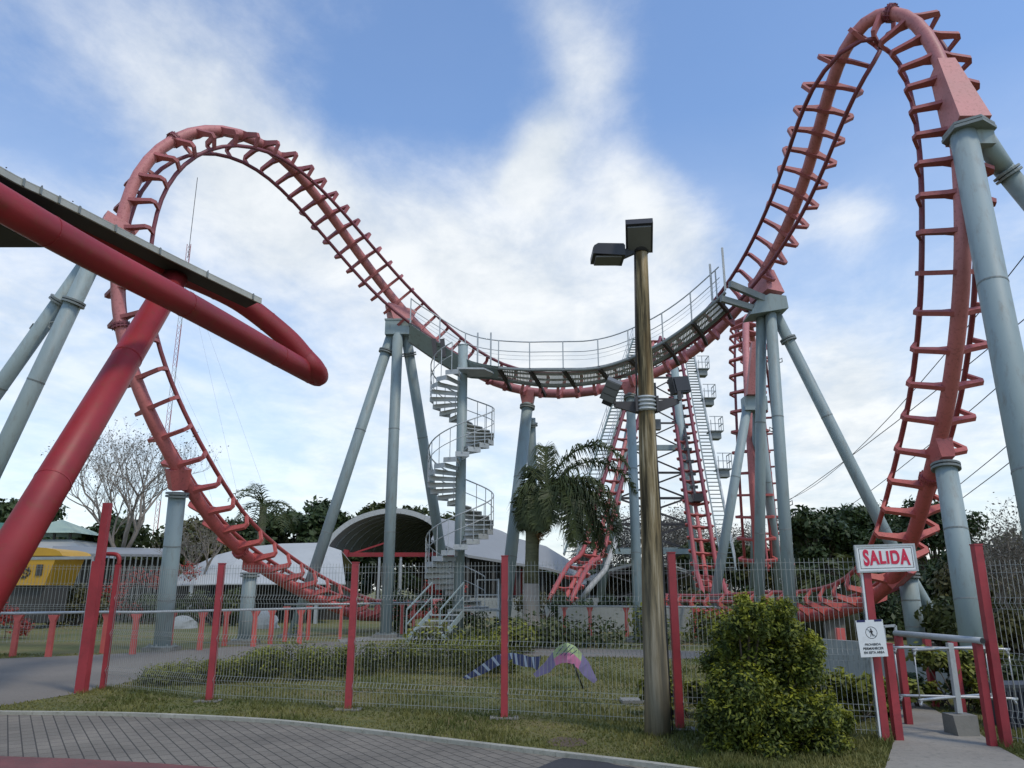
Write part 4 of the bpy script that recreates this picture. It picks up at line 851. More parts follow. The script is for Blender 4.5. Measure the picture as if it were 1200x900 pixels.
# ================================================================== PLANTS
def leafmesh(name, centres, radii, n, size, mat, parent=None, seed=1, up=.3, young=None, asp=.5, droop=0, zmin=.02, jit=.45):
    r = np.random.RandomState(seed); K = len(centres); cs = np.array(centres, float); rs = np.array(radii, float)
    if rs.ndim == 1: rs = np.stack([rs, rs, rs * .8], 1)
    w = rs.prod(1) ** (2 / 3.); idx = r.choice(K, n, p=w / w.sum()); d = r.normal(size=(n, 3)); d /= np.linalg.norm(d, axis=1)[:, None]
    rad = r.rand(n, 1) ** .45; pos = cs[idx] + d * rs[idx] * rad * (1 + r.normal(0, .12, (n, 1)))
    keep = pos[:, 2] > zmin; pos = pos[keep]; d = d[keep]; rad = rad[keep]; n = len(pos)
    nrm = d * (1 - jit) + r.normal(0, jit, (n, 3)); nrm[:, 2] += up; nrm /= np.linalg.norm(nrm, axis=1)[:, None]
    a = np.cross(nrm, r.normal(size=(n, 3))); a /= np.linalg.norm(a, axis=1)[:, None]; b = np.cross(nrm, a); s = size * r.uniform(.6, 1.35, (n, 1))
    v = np.stack([pos - a * s, pos + b * s * asp, pos + a * s, pos - b * s * asp], 1).reshape(-1, 3)
    me = bpy.data.meshes.new(name); me.vertices.add(4 * n); me.vertices.foreach_set('co', v.ravel()); me.loops.add(4 * n); me.loops.foreach_set('vertex_index', np.arange(4 * n))
    me.polygons.add(n); me.polygons.foreach_set('loop_start', np.arange(0, 4 * n, 4)); me.polygons.foreach_set('loop_total', np.full(n, 4)); me.update(calc_edges=True)
    if young is not None:
        yv = np.clip((rad[:, 0] - young) / (1 - young), 0, 1) * (.25 + .75 * np.clip(d[:, 2] + .35, 0, 1)) * r.uniform(.3, 1, n)
        at = me.attributes.new('young', 'FLOAT', 'FACE'); at.data.foreach_set('value', yv.astype(np.float32))
    me.materials.append(mat); ob = bpy.data.objects.new(name, me); C.objects.link(ob)
    if parent is not None: ob.parent = parent; ob.location = -parent.location
    return ob
DK = leafmat('dark_evergreen_leaves', (.018, .034, .012), (.06, .09, .028), .5, .15)
MD = leafmat('mid_green_leaves', (.03, .045, .012), (.075, .09, .025), .6, .2)
OL = leafmat('olive_leaves', (.06, .06, .02), (.13, .12, .04), .7, .2)
SG = leafmat('grey_dry_leaves', (.10, .095, .075), (.22, .21, .18), 1.2, .2)
BU = leafmat('topiary_leaves', (.022, .042, .008), (.085, .115, .018), 2.2, .3, tip=(.42, .42, .035))
HE = leafmat('hedge_leaves', (.035, .045, .014), (.085, .095, .02), 1.5, .25, tip=(.34, .35, .035))
RF = leafmat('red_blossoms', (.25, .03, .02), (.42, .06, .04), 2, .2)
PF = leafmat('palm_leaflets', (.028, .042, .014), (.085, .105, .035), 1.0, .2)
PFL = leafmat('pale_palm_leaflets', (.05, .07, .02), (.11, .13, .04), 1.0, .2)
def limb(mb, p, d, L_, r, depth, rg, maxd, spread=.6, n=5, up=.15, tips=None):
    p = Vector(p); d = Vector(d).normalized(); pts = [p]; k = 3
    for j in range(k):
        d = (d + Vector((rg.gauss(0, .12), rg.gauss(0, .12), up * .5 + rg.gauss(0, .06)))).normalized(); pts.append(pts[-1] + d * L_ / k)
    mb.tube(pts, [r * (1 - .4 * j / k) for j in range(k + 1)], n if depth < 2 else 3, False)
    if tips is not None and depth >= maxd - 1: tips.append(pts[-1])
    if depth >= maxd: return
    for q in range(3 if depth < 3 else 2 + (rg.random() < .5)):
        a = Vector((rg.gauss(0, 1), rg.gauss(0, 1), rg.gauss(0, .6))); a = (a - d * a.dot(d)).normalized(); nd = d + a * spread * rg.uniform(.7, 1.3) + Vector((0, 0, up))
        st = pts[-1] if q == 0 else pts[rg.choice([1, 2, 3])]
        limb(mb, st, nd, L_ * rg.uniform(.62, .82), r * .55, depth + 1, rg, maxd, spread, n, up, tips)
def tree(label, x, y, h, w, base=.25, seed=1, mat=None, n=7000, leaf=.24, group=None, name='broadleaf_tree', cat='tree', clumps=24, bark=None, depthf=.8, gaps=1.0):
    rg = random.Random(seed); root = thing(name, label, cat, (x, y, 0), group); mb = MB(); cb = h * base
    mb.tube([(x, y, 0), (x + rg.uniform(-.1, .1) * h * .2, y, cb), (x, y, h * .7)], [.028 * h, .02 * h, .007 * h], 9)
    cs, rs = [], []
    for k in range(clumps):
        th_ = rg.uniform(0, 6.283); ph = rg.uniform(-.35, 1); rr_ = rg.uniform(.35, 1) ** .6
        px_ = x + math.cos(th_) * math.sqrt(max(0, 1 - ph * ph * .8)) * w * .5 * rr_; py_ = y + math.sin(th_) * math.sqrt(max(0, 1 - ph * ph * .8)) * w * .5 * rr_ * depthf
        pz = cb + (h - cb) * (.42 + .46 * ph * rr_); r_ = w * rg.uniform(.11, .2) * gaps; cs.append((px_, py_, pz)); rs.append(r_)
        mb.tube([(x, y, cb + (pz - cb) * .2), ((x + px_) / 2, (y + py_) / 2, cb + (pz - cb) * .6), (px_, py_, pz)], [.010 * h, .006 * h, .002 * h], 4, False)
    part(mb, 'trunk', bark or TRUNKD, root); o = leafmesh('crown', cs, rs, n, leaf, mat or DK, root, seed); return root
def tx(px, Y, Z=3): return (px - 600) / 900.0 * (Y * F.y + (Z - 1.6) * F.z)
def th_(py, Y): return W(600, py, Y).z
TR = [ # px, Y, top py, width px, material, label
 (8, 55, 571, 75, DK, 'dark evergreen tree at the far left edge behind the green roof'),
 (78, 62, 590, 90, DK, 'dark tree behind the pale gazebo roof'),
 (150, 50, 612, 110, MD, 'olive brown bushy tree below the bare branches at left'),
 (235, 58, 600, 80, OL, 'brownish thin-leaved tree right of the left grey column'),
 (280, 66, 598, 70, DK, 'dark low tree just left of the feathery palm behind the tent'),
 (345, 62, 581, 85, DK, 'dark round tree right of the feathery palm'),
 (395, 60, 588, 70, DK, 'dark tree peeping between the palm and the arched shed'),
 (445, 70, 582, 70, MD, 'grey green tree above the left half of the arched shed'),
 (495, 70, 587, 75, MD, 'grey green tree above the right half of the arched shed'),
 (960, 46, 592, 95, DK, 'large dark tree right of the tall three-legged support'),
 (1010, 50, 588, 85, DK, 'dark tree behind the red lettered sign'),
 (1095, 34, 575, 85, DK, 'dark tree between the two right-hand grey columns'),
 (1045, 42, 640, 60, MD, 'low dark tree behind the short column at right'),
 (905, 60, 640, 60, OL, 'reddish brown scrubby tree behind the legs of the right support'),
 (1190, 26, 625, 120, OL, 'olive scrubby tree at the right edge behind the mesh fence'),
 (840, 62, 628, 60, MD, 'small tree behind the foot of the right lift'),
 (590, 75, 648, 80, MD, 'low distant tree above the long grey roof')]
for j, (px, Y, py, wpx, mt, lab) in enumerate(TR):
    h = th_(py, Y); wd = wpx / 900.0 * Y; tree(lab, tx(px, Y), Y, h, wd * 1.25, .22, 11 + j, mt, int(5200 + 45 * wpx), .0042 * Y if Y > 40 else .11, clumps=30)
rg0 = random.Random(77)
for j in range(22):
    px = -60 + j * 62 + rg0.uniform(-12, 12); Y = rg0.uniform(76, 92); h = th_(rg0.uniform(646, 662), Y)
    tree('low dark distant tree in the line closing the view at the horizon', tx(px, Y), Y, h, 7.5, .12, 200 + j, (DK, MD, DK)[j % 3], 2600, .3, group='low distant trees along the horizon', clumps=16)
tree('dense dark tree filling the view behind the right-hand mesh fence', tx(1150, 30), 30, th_(640, 30), 4.6, .15, 301, DK, 9000, .13, clumps=34)
tree('dark bushy tree at the right edge low behind the mesh fence', tx(1215, 28), 28, th_(618, 28), 4.6, .15, 302, MD, 9000, .12, clumps=34)
# dark low planting beyond the railings
sh = [(-30, 40), (30, 39), (92, 36), (150, 40), (205, 38), (255, 36), (640, 42), (680, 40), (735, 44), (780, 40), (838, 40), (880, 36), (925, 32), (970, 30), (1010, 27), (1060, 26), (1100, 22), (1150, 20), (1195, 19)]
for j, (px, Y) in enumerate(sh):
    root = thing('shrub', 'dark leafy shrub in the band of planting beyond the fence', 'shrub', (tx(px, Y, 1), Y, 0), 'shrubs in the dark planting beyond the fence'); rg = random.Random(j); x = tx(px, Y, 1)
    hh_ = rg.uniform(1.2, 1.9) * (1 if Y > 30 else .85); cs = [(x + rg.uniform(-1.3, 1.3), Y + rg.uniform(-.6, .6), rg.uniform(.3, hh_ * .8)) for _ in range(12)]
    mb = MB(); [mb.tube([(x, Y, 0), c_], [.04, .015], 4, False) for c_ in cs]; part(mb, 'stems', TRUNKD, root)
    leafmesh('foliage', cs, [rg.uniform(.3, .6) for _ in cs], 1800, .10, (DK, MD, OL, DK)[j % 4], root, j)
# bare trees
def bare(label, px, Y, py, seed, spread=.65, maxd=6, nm='bare_tree', tint=None, bh=.28, fuzz=900):
    h = th_(py, Y); x = tx(px, Y); rg = random.Random(seed); root = thing(nm, label, 'tree', (x, Y, 0)); mb = MB(); tips = []
    mb.tube([(x, Y, 0), (x + .1, Y, h * bh)], [.032 * h, .024 * h], 9)
    for k in range(5):
        a = k * 1.257 + rg.uniform(-.3, .3); limb(mb, (x + .1, Y, h * bh), (math.cos(a) * .8, math.sin(a) * .6, 1.0), h * .235, .012 * h, 0, rg, maxd, spread, 6, .16, tips)
    part(mb, 'branches', tint or TRUNKG, root)
    if fuzz: leafmesh('dry_twig_leaves', [tuple(t) for t in tips], [.012 * Y + .1] * len(tips), fuzz, .0012 * Y + .012, SG, root, seed)
bare('leafless grey spreading tree behind the red gantry leg at left', 138, 44, 492, 5, .62, 6, fuzz=2500)
bare('leafless pale tree behind the lattice tower, left one', 715, 66, 572, 6, .75, 6, bh=.12, fuzz=7000)
bare('leafless pale tree behind the lattice tower, middle one', 790, 68, 575, 8, .75, 6, bh=.12, fuzz=7000)
bare('leafless pale tree right of the right lift hill', 850, 70, 585, 9, .75, 6, bh=.12, fuzz=5000)
bare('leafless twiggy tree rising beyond the right-hand mesh fence', 1178, 19, 560, 12, .8, 6, bh=.10, fuzz=6000)
bare('slender bare sapling beside the left grey column', 232, 40, 600, 14, .5, 4, bh=.3, fuzz=500)
# palms
def frond(mb, base, az, L_, el, curl, n=34, lw=.5, rg=rnd, hang=.6, nw=.02):
    p = Vector(base); d = Vector((math.cos(az) * math.cos(el), math.sin(az) * math.cos(el), math.sin(el))); pts = [p]; m = 12
    for k in range(m):
        d = (d + Vector((0, 0, -curl / m * (1 + k * .12)))).normalized(); p = p + d * L_ / m; pts.append(p)
    mb.tube(pts, [.035 * (1 - k / (m + 1)) + .004 for k in range(m + 1)], 5, False)
    for k in range(n * 2):
        u = .12 + .88 * (k // 2) / n; i = min(int(u * m), m - 1); q = pts[i].lerp(pts[i + 1], u * m - i); t = (pts[i + 1] - pts[i]).normalized()
        s = t.cross(Vector((0, 0, 1))); s = s.normalized() if s.length > .05 else Vector((1, 0, 0)); s = s * (1 if k % 2 else -1)
        l = lw * (math.sin(math.pi * min(1, u * .82 + .15)) ** .6) * rg.uniform(.8, 1.15); dd = (s * .75 + t * .55 + Vector((rg.gauss(0, .15), rg.gauss(0, .15), rg.gauss(.12, .18)))).normalized()
        e1 = q + dd * l * .5; e2 = e1 + (dd + Vector((0, 0, -hang * 1.6))).normalized() * l * .5; w = nw; sd = dd.cross(Vector((0, 0, 1))).normalized() * w if abs(dd.z) < .95 else Vector((w, 0, 0)); tw_ = t * w
        mb.add([q - tw_, q + tw_, e1 + tw_ * .9, e1 - tw_ * .9, e2], [(0, 1, 2, 3), (3, 2, 4)])
Yq = 25.5; xb = G(622, 740); px0 = W(622, 745, Yq); pz = W(628, 607, Yq); palm = thing('feather_palm', 'bushy feather palm with a lime-washed trunk in front of the long grey roof', 'palm', (px0.x, Yq, 0))
zl = W(622, 684, Yq).z
part(MB().tube([(px0.x - .02, Yq, 0), (px0.x, Yq, .5), (px0.x + .02, Yq, zl * .6), (px0.x + .03, Yq, zl)], [.40, .31, .26, .24], 20), 'painted_trunk', LIME, palm)
part(MB().tube([(px0.x + .03, Yq, zl + .004), (px0.x + .06, Yq, zl + 1), (pz.x - .1, Yq, pz.z - .3), (pz.x, Yq, pz.z + .5)], [.235, .22, .24, .12], 18), 'trunk', PTRUNK, palm)
cs = [(pz.x + .15 + .1 * math.sin(k), Yq - .1, pz.z - .1 - .12 * k) for k in range(6)]; leafmesh('dead_fibre', cs, [.3, .3, .28, .25, .2, .16], 900, .09, FIBRE, palm, 3, asp=.15)
mb = MB(); rg = random.Random(5)
c0 = Vector((pz.x + .32, Yq, pz.z + .75))
FR = [(-8, 4.0, 70, 1.75), (4, 4.2, 62, 1.7), (-14, 3.9, 52, 2.2), (10, 4.0, 48, 2.3), (-22, 3.8, 38, 2.4), (24, 3.7, 42, 2.4), (-5, 3.9, 34, 2.1), (-35, 3.4, 40, 2.7), (-55, 2.8, 45, 3.0), (-80, 2.3, 50, 3.2), (-110, 2.0, 50, 3.3), (-145, 1.8, 50, 3.4), (175, 1.7, 55, 3.4), (150, 1.9, 62, 3.2), (110, 2.4, 75, 2.4), (60, 2.9, 66, 2.3), (125, 2.2, 50, 3.0), (-170, 1.5, 35, 3.0), (-60, 2.6, 25, 2.4), (40, 2.9, 30, 2.3), (-15, 3.4, 22, 2.1), (12, 3.4, 24, 2.1), (-100, 1.9, 20, 2.4), (165, 1.6, 15, 2.2), (90, 3.0, 80, 1.6)]
for az, L_, el, cu in FR: frond(mb, c0 + Vector((rg.uniform(-.1, .1), rg.uniform(-.1, .1), rg.uniform(-.2, .2))), math.radians(az), L_ * .95, math.radians(el), cu, 90, .84, rg, 1.1, .024)
part(mb, 'fronds', PF, palm)
def small_palm(label, px, Y, py, L_, seed, mat=PFL, nf=16, trunk=True, lw=.7):
    x = tx(px, Y); h = th_(py, Y) - L_ * .55; root = thing('date_palm', label, 'palm', (x, Y, 0)); rg = random.Random(seed); mb = MB()
    part(MB().tube([(x, Y, 0), (x, Y, h)], [.3, .22], 10), 'trunk', PTRUNK, root)
    for k in range(nf): frond(mb, (x, Y, h), k * 6.283 / nf * 1.0 + rg.uniform(-.2, .2), L_ * rg.uniform(.85, 1.1), math.radians(rg.uniform(10, 80)), 1.7, 22, lw, rg, .3, .035)
    part(mb, 'fronds', mat, root)
small_palm('feathery date palm standing behind the white tent', 303, 50, 562, 3.2, 3, MD)
small_palm('low bright green palm behind the mesh fence, left of the red sign', 948, 27, 652, 1.4, 4, PFL, 12, lw=.45)
small_palm('low bright green palm just beside the red sign post', 988, 26, 655, 1.3, 5, PFL, 12, lw=.45)
# round bush in front
bb = G(905, 893); bx, by = bb.x, bb.y + .75
bush = thing('round_bush', 'big leafy clipped bush with yellow-green tips at the kerb before the exit', 'bush', (bx, by, 0))
def bpt(px, py, dy=0): q = W(px, py, by + dy); return (q.x, q.y, q.z)
cl = [(885, 730, 30), (860, 748, 32), (912, 738, 32), (880, 765, 42), (930, 762, 28), (850, 790, 30), (910, 800, 46), (945, 790, 24), (868, 830, 38), (925, 840, 40), (960, 835, 34), (985, 850, 24), (970, 875, 34), (860, 868, 36), (905, 880, 42), (940, 880, 36), (850, 760, 22), (875, 712, 16), (925, 715, 16), (845, 815, 22), (990, 880, 20), (955, 755, 12), (900, 722, 20), (840, 775, 26), (838, 845, 28), (840, 880, 26), (865, 800, 40), (895, 840, 46), (950, 825, 24), (925, 735, 22), (866, 735, 24), (945, 770, 24)]
rg = random.Random(2); cs = []; rs = []
for px, py, rr_ in cl:
    for q in range(3):
        c_ = bpt(px + rg.uniform(-6, 6), py + rg.uniform(-5, 5), rg.uniform(-.55, .5)); cs.append(c_); rs.append(rr_ / 900 * 8.9 * rg.uniform(.6, .8))
mb = MB()
for c_ in cs[::2]: mb.tube([(bx + rg.uniform(-.15, .15), by, 0), ((bx + c_[0]) / 2, (by + c_[1]) / 2, c_[2] * .6), c_], [.03, .018, .006], 5, False)
part(mb, 'stems', TRUNKD, bush)
leafmesh('leaf_mass', cs, rs, 78000, .025, BU, bush, 9, up=.5, young=.8, asp=.42, jit=.4)
sp_c = []; 
for k in range(190):
    j = rg.randrange(len(cs)); a = rg.uniform(0, 6.28); el = rg.uniform(-.1, 1.4); r_ = rs[j] * rg.uniform(.95, 1.2); sp_c.append((cs[j][0] + r_ * math.cos(a) * math.cos(el), cs[j][1] + r_ * math.sin(a) * math.cos(el), cs[j][2] + r_ * math.sin(el)))
leafmesh('young_sprigs', sp_c, [(.045, .045, .07)] * len(sp_c), 12000, .024, BU, bush, 12, up=.8, young=-.6, asp=.4)
# hedge
hedge = thing('low_hedge', 'long low hedge with fresh yellow-green shoots just inside the mesh fence', 'hedge', G(400, 800)); rg = random.Random(4); cs = []; rs = []; tips = []
for k in range(150):
    u = rg.random(); px = 172 + u * 430; f_ = G(px, 806 - u * 14); d = rg.uniform(.1, 1.35 + u * 1.6); hh_ = (.16 + .34 * min(1, u * 2.6)) * (1 if u < .97 else .6) * rg.uniform(.75, 1.1)
    cs.append((f_.x + d * (px - 600) / 900, f_.y + d, hh_ * .55)); rs.append((rg.uniform(.2, .34), rg.uniform(.2, .32), hh_ * .55)); tips.append((cs[-1][0], cs[-1][1], hh_ * 1.0))
mb = MB()
for c_ in cs: mb.tube([(c_[0], c_[1], 0), (c_[0] + .03, c_[1], c_[2] * 1.5)], [.012, .005], 4, False)
leafmesh('leaf_mass', cs, rs, 26000, .032, HE, hedge, 5, up=.4, young=.8, asp=.4)
leafmesh('fresh_shoots', tips + [(G(325, 790).x, G(325, 790).y + 1, .62 + .1 * k) for k in range(3)], [(.22, .22, .10)] * len(tips) + [(.12, .12, .1)] * 3, 7000, .034, HE, hedge, 6, up=.9, young=-.5, asp=.3)
# verge plants
def clumpy(label, pxs, Y, h, mat, n, seed, nm='verge_plant', size=.05, group=None, wide=.3):
    x = tx(pxs, Y, .5); root = thing(nm, label, 'plant', (x, Y, 0), group); rg = random.Random(seed); cs = [(x + rg.uniform(-wide, wide) * 2, Y + rg.uniform(-.3, .3), rg.uniform(.15, .8) * h) for _ in range(9)]
    mb = MB(); [mb.tube([(x + (c_[0] - x) * .4, Y, 0), c_], [.012, .004], 4, False) for c_ in cs]; part(mb, 'stems', TRUNKD, root); leafmesh('foliage', cs, [wide * .6] * 9, n, size, mat, root, seed, up=.6, young=.5 if mat in (HE, BU) else None)
clumpy('weedy bush behind the fence just left of the big round bush', 815, 10.6, .75, HE, 2200, 1)
clumpy('low weeds behind the fence between round bush and sign post', 985, 10.4, .7, HE, 2600, 2)
clumpy('weed clump at the foot of the concrete wall by the sign post', 1025, 10.6, .62, HE, 1800, 3)
clumpy('dark clump of leaves on the exit path left of the turnstile', 1082, 11.6, .85, DK, 2200, 4)
clumpy('yellow-green shrub right behind the turnstile', 1130, 11.2, .95, HE, 2200, 5)
clumpy('low plants below the far path left of the wooden pole', 560, 21, .55, HE, 2200, 6, wide=.9, size=.07)
clumpy('strip of low plants beside the foot of the palm', 650, 23, .45, MD, 2500, 7, wide=1.2, size=.08)
clumpy('low green strip in front of the thin handrail', 720, 23, .45, MD, 2500, 8, wide=1.5, size=.08)
clumpy('yellow-green bedding beyond the handrail near the round bush', 830, 25, 1.2, HE, 3000, 9, wide=1.2, size=.08)
clumpy('weeds at the foot of the right-hand mesh fence', 1165, 12.5, .6, MD, 2000, 10, wide=.5)
clumpy('red flowering shrub behind the railing left of the gate post', 10, 27, 1.1, RF, 1200, 11, wide=.6, size=.06)
clumpy('red flowering bush beneath the bare tree at left', 175, 38, 3.6, RF, 1600, 12, wide=1.1, size=.07)
clumpy('red flowering shrub beyond the spiral stair foot', 522, 33, 2.6, RF, 900, 13, wide=.5, size=.06)
clumpy('green leafy shrub beyond the spiral stair foot', 510, 31, 1.6, MD, 2200, 14, wide=.9, size=.09)
# ================================================================== BUILDINGS
# arched shed
Ys = 50; Zs = W(383, 646, Ys).z; shd = thing('arched_shed', 'barrel-vaulted shed with ribbed lining and dark open front, left of the spiral stair', 'shed', (W(455, 690, Ys).x, Ys, 0))
arc = [W(x, y, Ys) for x, y in ((381, 646), (388, 634), (400, 622), (415, 612), (433, 605), (452, 601), (470, 601), (488, 605), (503, 612), (518, 624), (530, 640))]; arc = cat_rom(arc, 3); bk = Vector((5, 16, .2))
mb = MB(); m = len(arc)
for j in range(m - 1): mb.prism([arc[j], arc[j + 1], arc[j + 1] + bk, arc[j] + bk], (0, 0, .12))
part(mb, 'vault', ROOFG, shd)
mb = MB()
for j in range(m - 1): a, b = arc[j], arc[j + 1]; o = Vector((0, -.12, 0)); mb.bar(a + o + Vector((0, 0, .1)), b + o + Vector((0, 0, .1)), .12, .32)
part(mb, 'rim', ROOFW, shd)
mb = MB()
for v in range(1, 16):
    off = bk * (v / 16); mb.tube([p + off + Vector((0, 0, -.04)) for p in arc], .07, 4, False)
part(mb, 'lining_ribs', GREYD, shd)
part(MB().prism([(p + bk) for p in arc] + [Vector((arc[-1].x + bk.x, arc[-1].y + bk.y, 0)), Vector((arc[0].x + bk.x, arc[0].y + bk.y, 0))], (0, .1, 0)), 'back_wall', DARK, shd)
for p in (arc[0], arc[-1], arc[0] + bk, arc[-1] + bk): part(MB().bar(Vector((p.x, p.y, 0)), p, .25), 'pillar', DARK, shd)
a = W(403, 650, Ys - .5); b = W(548, 650, Ys - .5); part(MB().bar(a, b, .25, .26).bar(a, W(380, 646, Ys + 3), .25, .3).bar(W(415, 648, Ys - .4), W(452, 636, Ys - .4), .1).bar(a + Vector((.2, -.1, .3)), a + Vector((0, -.1, -.8)), .3), 'front_beam', RED, shd)
for px in (445, 470): q = W(px, 652, Ys - .5); part(MB().bar(q, Vector((q.x, q.y, 0)), .14), 'prop', GALV, shd)
# long grey roof building
def poly_roof(root, quads, mat, nm, th=.15):
    mb = MB()
    for q in quads: mb.prism(q, (0, 0, -th))
    part(mb, nm, mat, root)
lr = thing('station_building', 'long low building with big sloping grey sheet roof behind the palm', 'station', (W(600, 690, 48).x, 50, 0))
e0, e1, e2, e3 = W(505, 632, 46), W(548, 650, 45), W(640, 665, 47), W(690, 678, 49); r0, r1, r2, r3 = W(518, 608, 52), W(560, 618, 54), W(640, 640, 55), W(692, 672, 52)
poly_roof(lr, [(e0, e1, r1, r0), (e1, e2, r2, r1), (e2, e3, r3, r2)], ROOFG, 'sheet_roof')
bk2 = Vector((0, 8, 0)); poly_roof(lr, [tuple(p for p in (r0, r1, r1 + Vector((0, 7, -1.6)), r0 + Vector((0, 7, -1.6)))), (r1, r2, r2 + Vector((0, 7, -1.6)), r1 + Vector((0, 7, -1.6)))], ROOFG, 'rear_roof')
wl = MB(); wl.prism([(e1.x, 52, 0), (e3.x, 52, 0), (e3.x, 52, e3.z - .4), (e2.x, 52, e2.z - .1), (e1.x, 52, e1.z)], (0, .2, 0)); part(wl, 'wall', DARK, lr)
for k in range(6): q = e1.lerp(e3, k / 5); part(MB().bar(Vector((q.x, q.y + .3, 0)), Vector((q.x, q.y + .3, q.z - .1)), .2), 'pillar', DARK, lr)
part(MB().box(W(608, 682, 50), (1.1, .1, 1.6)), 'door', RED, lr); part(MB().box(W(617, 680, 50), (.5, .12, 1.7)), 'window', WHITE, lr)
q = W(600, 700, 46); part(MB().box((q.x, 46, .55), (10, .2, 1.1)), 'parapet', CONCW, lr)
# white tent
wt = thing('white_tent', 'wide low white membrane tent behind the left part of the track', 'tent', (W(290, 690, 40).x, 42, 0))
top_ = [W(x, y, 44) for x, y in ((196, 684), (225, 664), (255, 650), (290, 641), (330, 637), (372, 636), (400, 645))]; bot_ = [W(x, y, 38) for x, y in ((196, 686), (225, 685), (255, 684), (290, 684), (330, 684), (372, 684), (405, 684))]
poly_roof(wt, [(top_[j], top_[j + 1], bot_[j + 1], bot_[j]) for j in range(6)], ROOFW, 'membrane', .05); poly_roof(wt, [(top_[j], top_[j + 1], top_[j + 1] + Vector((0, 6, -1.2)), top_[j] + Vector((0, 6, -1.2))) for j in range(6)], ROOFW, 'rear_membrane', .05)
for q in (bot_[1], bot_[3], bot_[5]): part(MB().bar(Vector((q.x, q.y, 0)), q, .14), 'mast', GALV, wt)
part(MB().box((W(300, 700, 43).x, 43, 1.0), (10.5, .2, 2.0)), 'dark_shade_wall', DARK, wt)  # dark sheet whose colour stands for the shade beneath the tent
for j, (px, py) in enumerate(((215, 703), (307, 704))):
    q = W(px, py, 34); b_ = thing('pale_boulder', ('rounded pale rock by the left column foot', 'pointed pale rock below the white tent')[j], 'rock', (q.x, q.y, 0)); r_ = random.Random(j); vs = []
    bm_ = MB(); n1, n2_ = 7, 12; vs = [(q.x + math.cos(2 * math.pi * v / n2_) * (.7 if j == 0 else .85) * math.cos(u * math.pi / 2 / n1) * r_.uniform(.85, 1.05), q.y + math.sin(2 * math.pi * v / n2_) * .8 * math.cos(u * math.pi / 2 / n1), math.sin(u * math.pi / 2 / n1) * (.5 + .25 * j) * r_.uniform(.93, 1.05)) for u in range(n1 + 1) for v in range(n2_)]
    bm_.add(vs, [(u * n2_ + v, u * n2_ + (v + 1) % n2_, (u + 1) * n2_ + (v + 1) % n2_, (u + 1) * n2_ + v) for u in range(n1) for v in range(n2_)]); part(bm_, 'rock', CONCW, b_)
# gazebos, yellow carriage
gz = thing('gazebo', 'pale green pyramid-roofed gazebo behind the yellow carriage', 'gazebo', (W(75, 690, 46).x, 46, 0))
ap = W(73, 609, 46); c_ = Vector((ap.x, 46, 0)); ez = W(73, 624, 44).z; rr_ = 1.9
mb = MB()
for k in range(4):
    a, b = [Vector((ap.x + rr_ * sx_, 46 + rr_ * sy_, ez)) for sx_, sy_ in (((-1, -1), (1, -1)), ((1, -1), (1, 1)), ((1, 1), (-1, 1)), ((-1, 1), (-1, -1)))[k]]; mb.add([a, b, ap], [(0, 1, 2)])
part(mb, 'roof', GREENR, gz); lr2 = W(78, 634, 44).z
mb = MB(); w1 = 3.3; mb.add([(ap.x - w1, 42.7, lr2 - .9), (ap.x + w1 * 1.1, 42.7, lr2 - .9), (ap.x + 1.5, 44.6, ez - .35), (ap.x - 1.5, 44.6, ez - .35), (ap.x + w1 * 1.1, 49, lr2 - .9), (ap.x + 1.5, 47.4, ez - .35), (ap.x - w1, 49, lr2 - .9), (ap.x - 1.5, 47.4, ez - .35)], [(0, 1, 2, 3), (1, 4, 5, 2), (6, 0, 3, 7), (4, 6, 7, 5)]); part(mb, 'lower_roof', ROOFW, gz)
for sx_ in (-1.4, -.5, .5, 1.4): part(MB().bar((ap.x + sx_, 44.6, ez - .35), (ap.x + sx_, 44.6, ez), .12), 'vent_post', DARK, gz)
for sx_ in (-3, 3): part(MB().bar((ap.x + sx_, 43, 0), (ap.x + sx_, 43, lr2 - .9), .18), 'pillar', GALV, gz)
hg = thing('green_roof_hut', 'dark green roofed hut at the far left edge', 'hut', (W(-10, 690, 44).x, 44, 0)); q = W(-12, 610, 44)
part(MB().prism([W(-40, 630, 42), W(14, 630, 42), W(12, 613, 45), W(-40, 611, 45)], (0, 0, -.1)), 'roof', GREENR2, hg); part(MB().box((q.x, 45, 1.4), (2.5, 3, 2.8)), 'wall', DARK, hg)
Yy = 33; yc = thing('yellow_carriage', 'bright yellow ride carriage with rounded roof beyond the railing at left', 'carriage', (W(20, 690, Yy).x, Yy, 0))
a = W(-30, 650, Yy); b = W(66, 655, Yy); zt_ = W(20, 652, Yy).z; zb = W(20, 686, Yy).z
part(MB().prism([(a.x, Yy, zb), (b.x - .35, Yy, zb), (b.x, Yy, zt_), (a.x, Yy, zt_)], (0, 2.2, 0)), 'body', YEL, yc)
pr_ = [(a.x - .1, Yy - .1, zt_ + .02)] + [(a.x + (b.x + .3 - a.x) * u, Yy - .1, zt_ + .02 + .38 * math.sqrt(max(0, 1 - (u * 1.0) ** 6))) for u in (0, .3, .6, .8, .9, .96, 1.0)]
part(MB().prism(pr_, (0, 2.4, 0)), 'roof', YEL, yc); part(MB().box(W(46, 668, Yy - .02), (.26, .04, .45)), 'window', DARK, yc)
mb = MB(); rg = random.Random(8)
for k in range(10): q = W(28 + rg.uniform(0, 8), 668 + rg.uniform(-5, 10), Yy - .03); mb.bar(q, q + Vector((rg.uniform(-.2, .2), 0, rg.uniform(-.15, .2))), .05, .02, (0, 1, 0))
part(mb, 'painted_scribbles', INK, yc)
for x_ in (a.x + .6, b.x - 1): part(MB().disc((x_, Yy + .1, .35), (0, 1, 0), .34, .12, 18), 'wheel', DARK, yc)
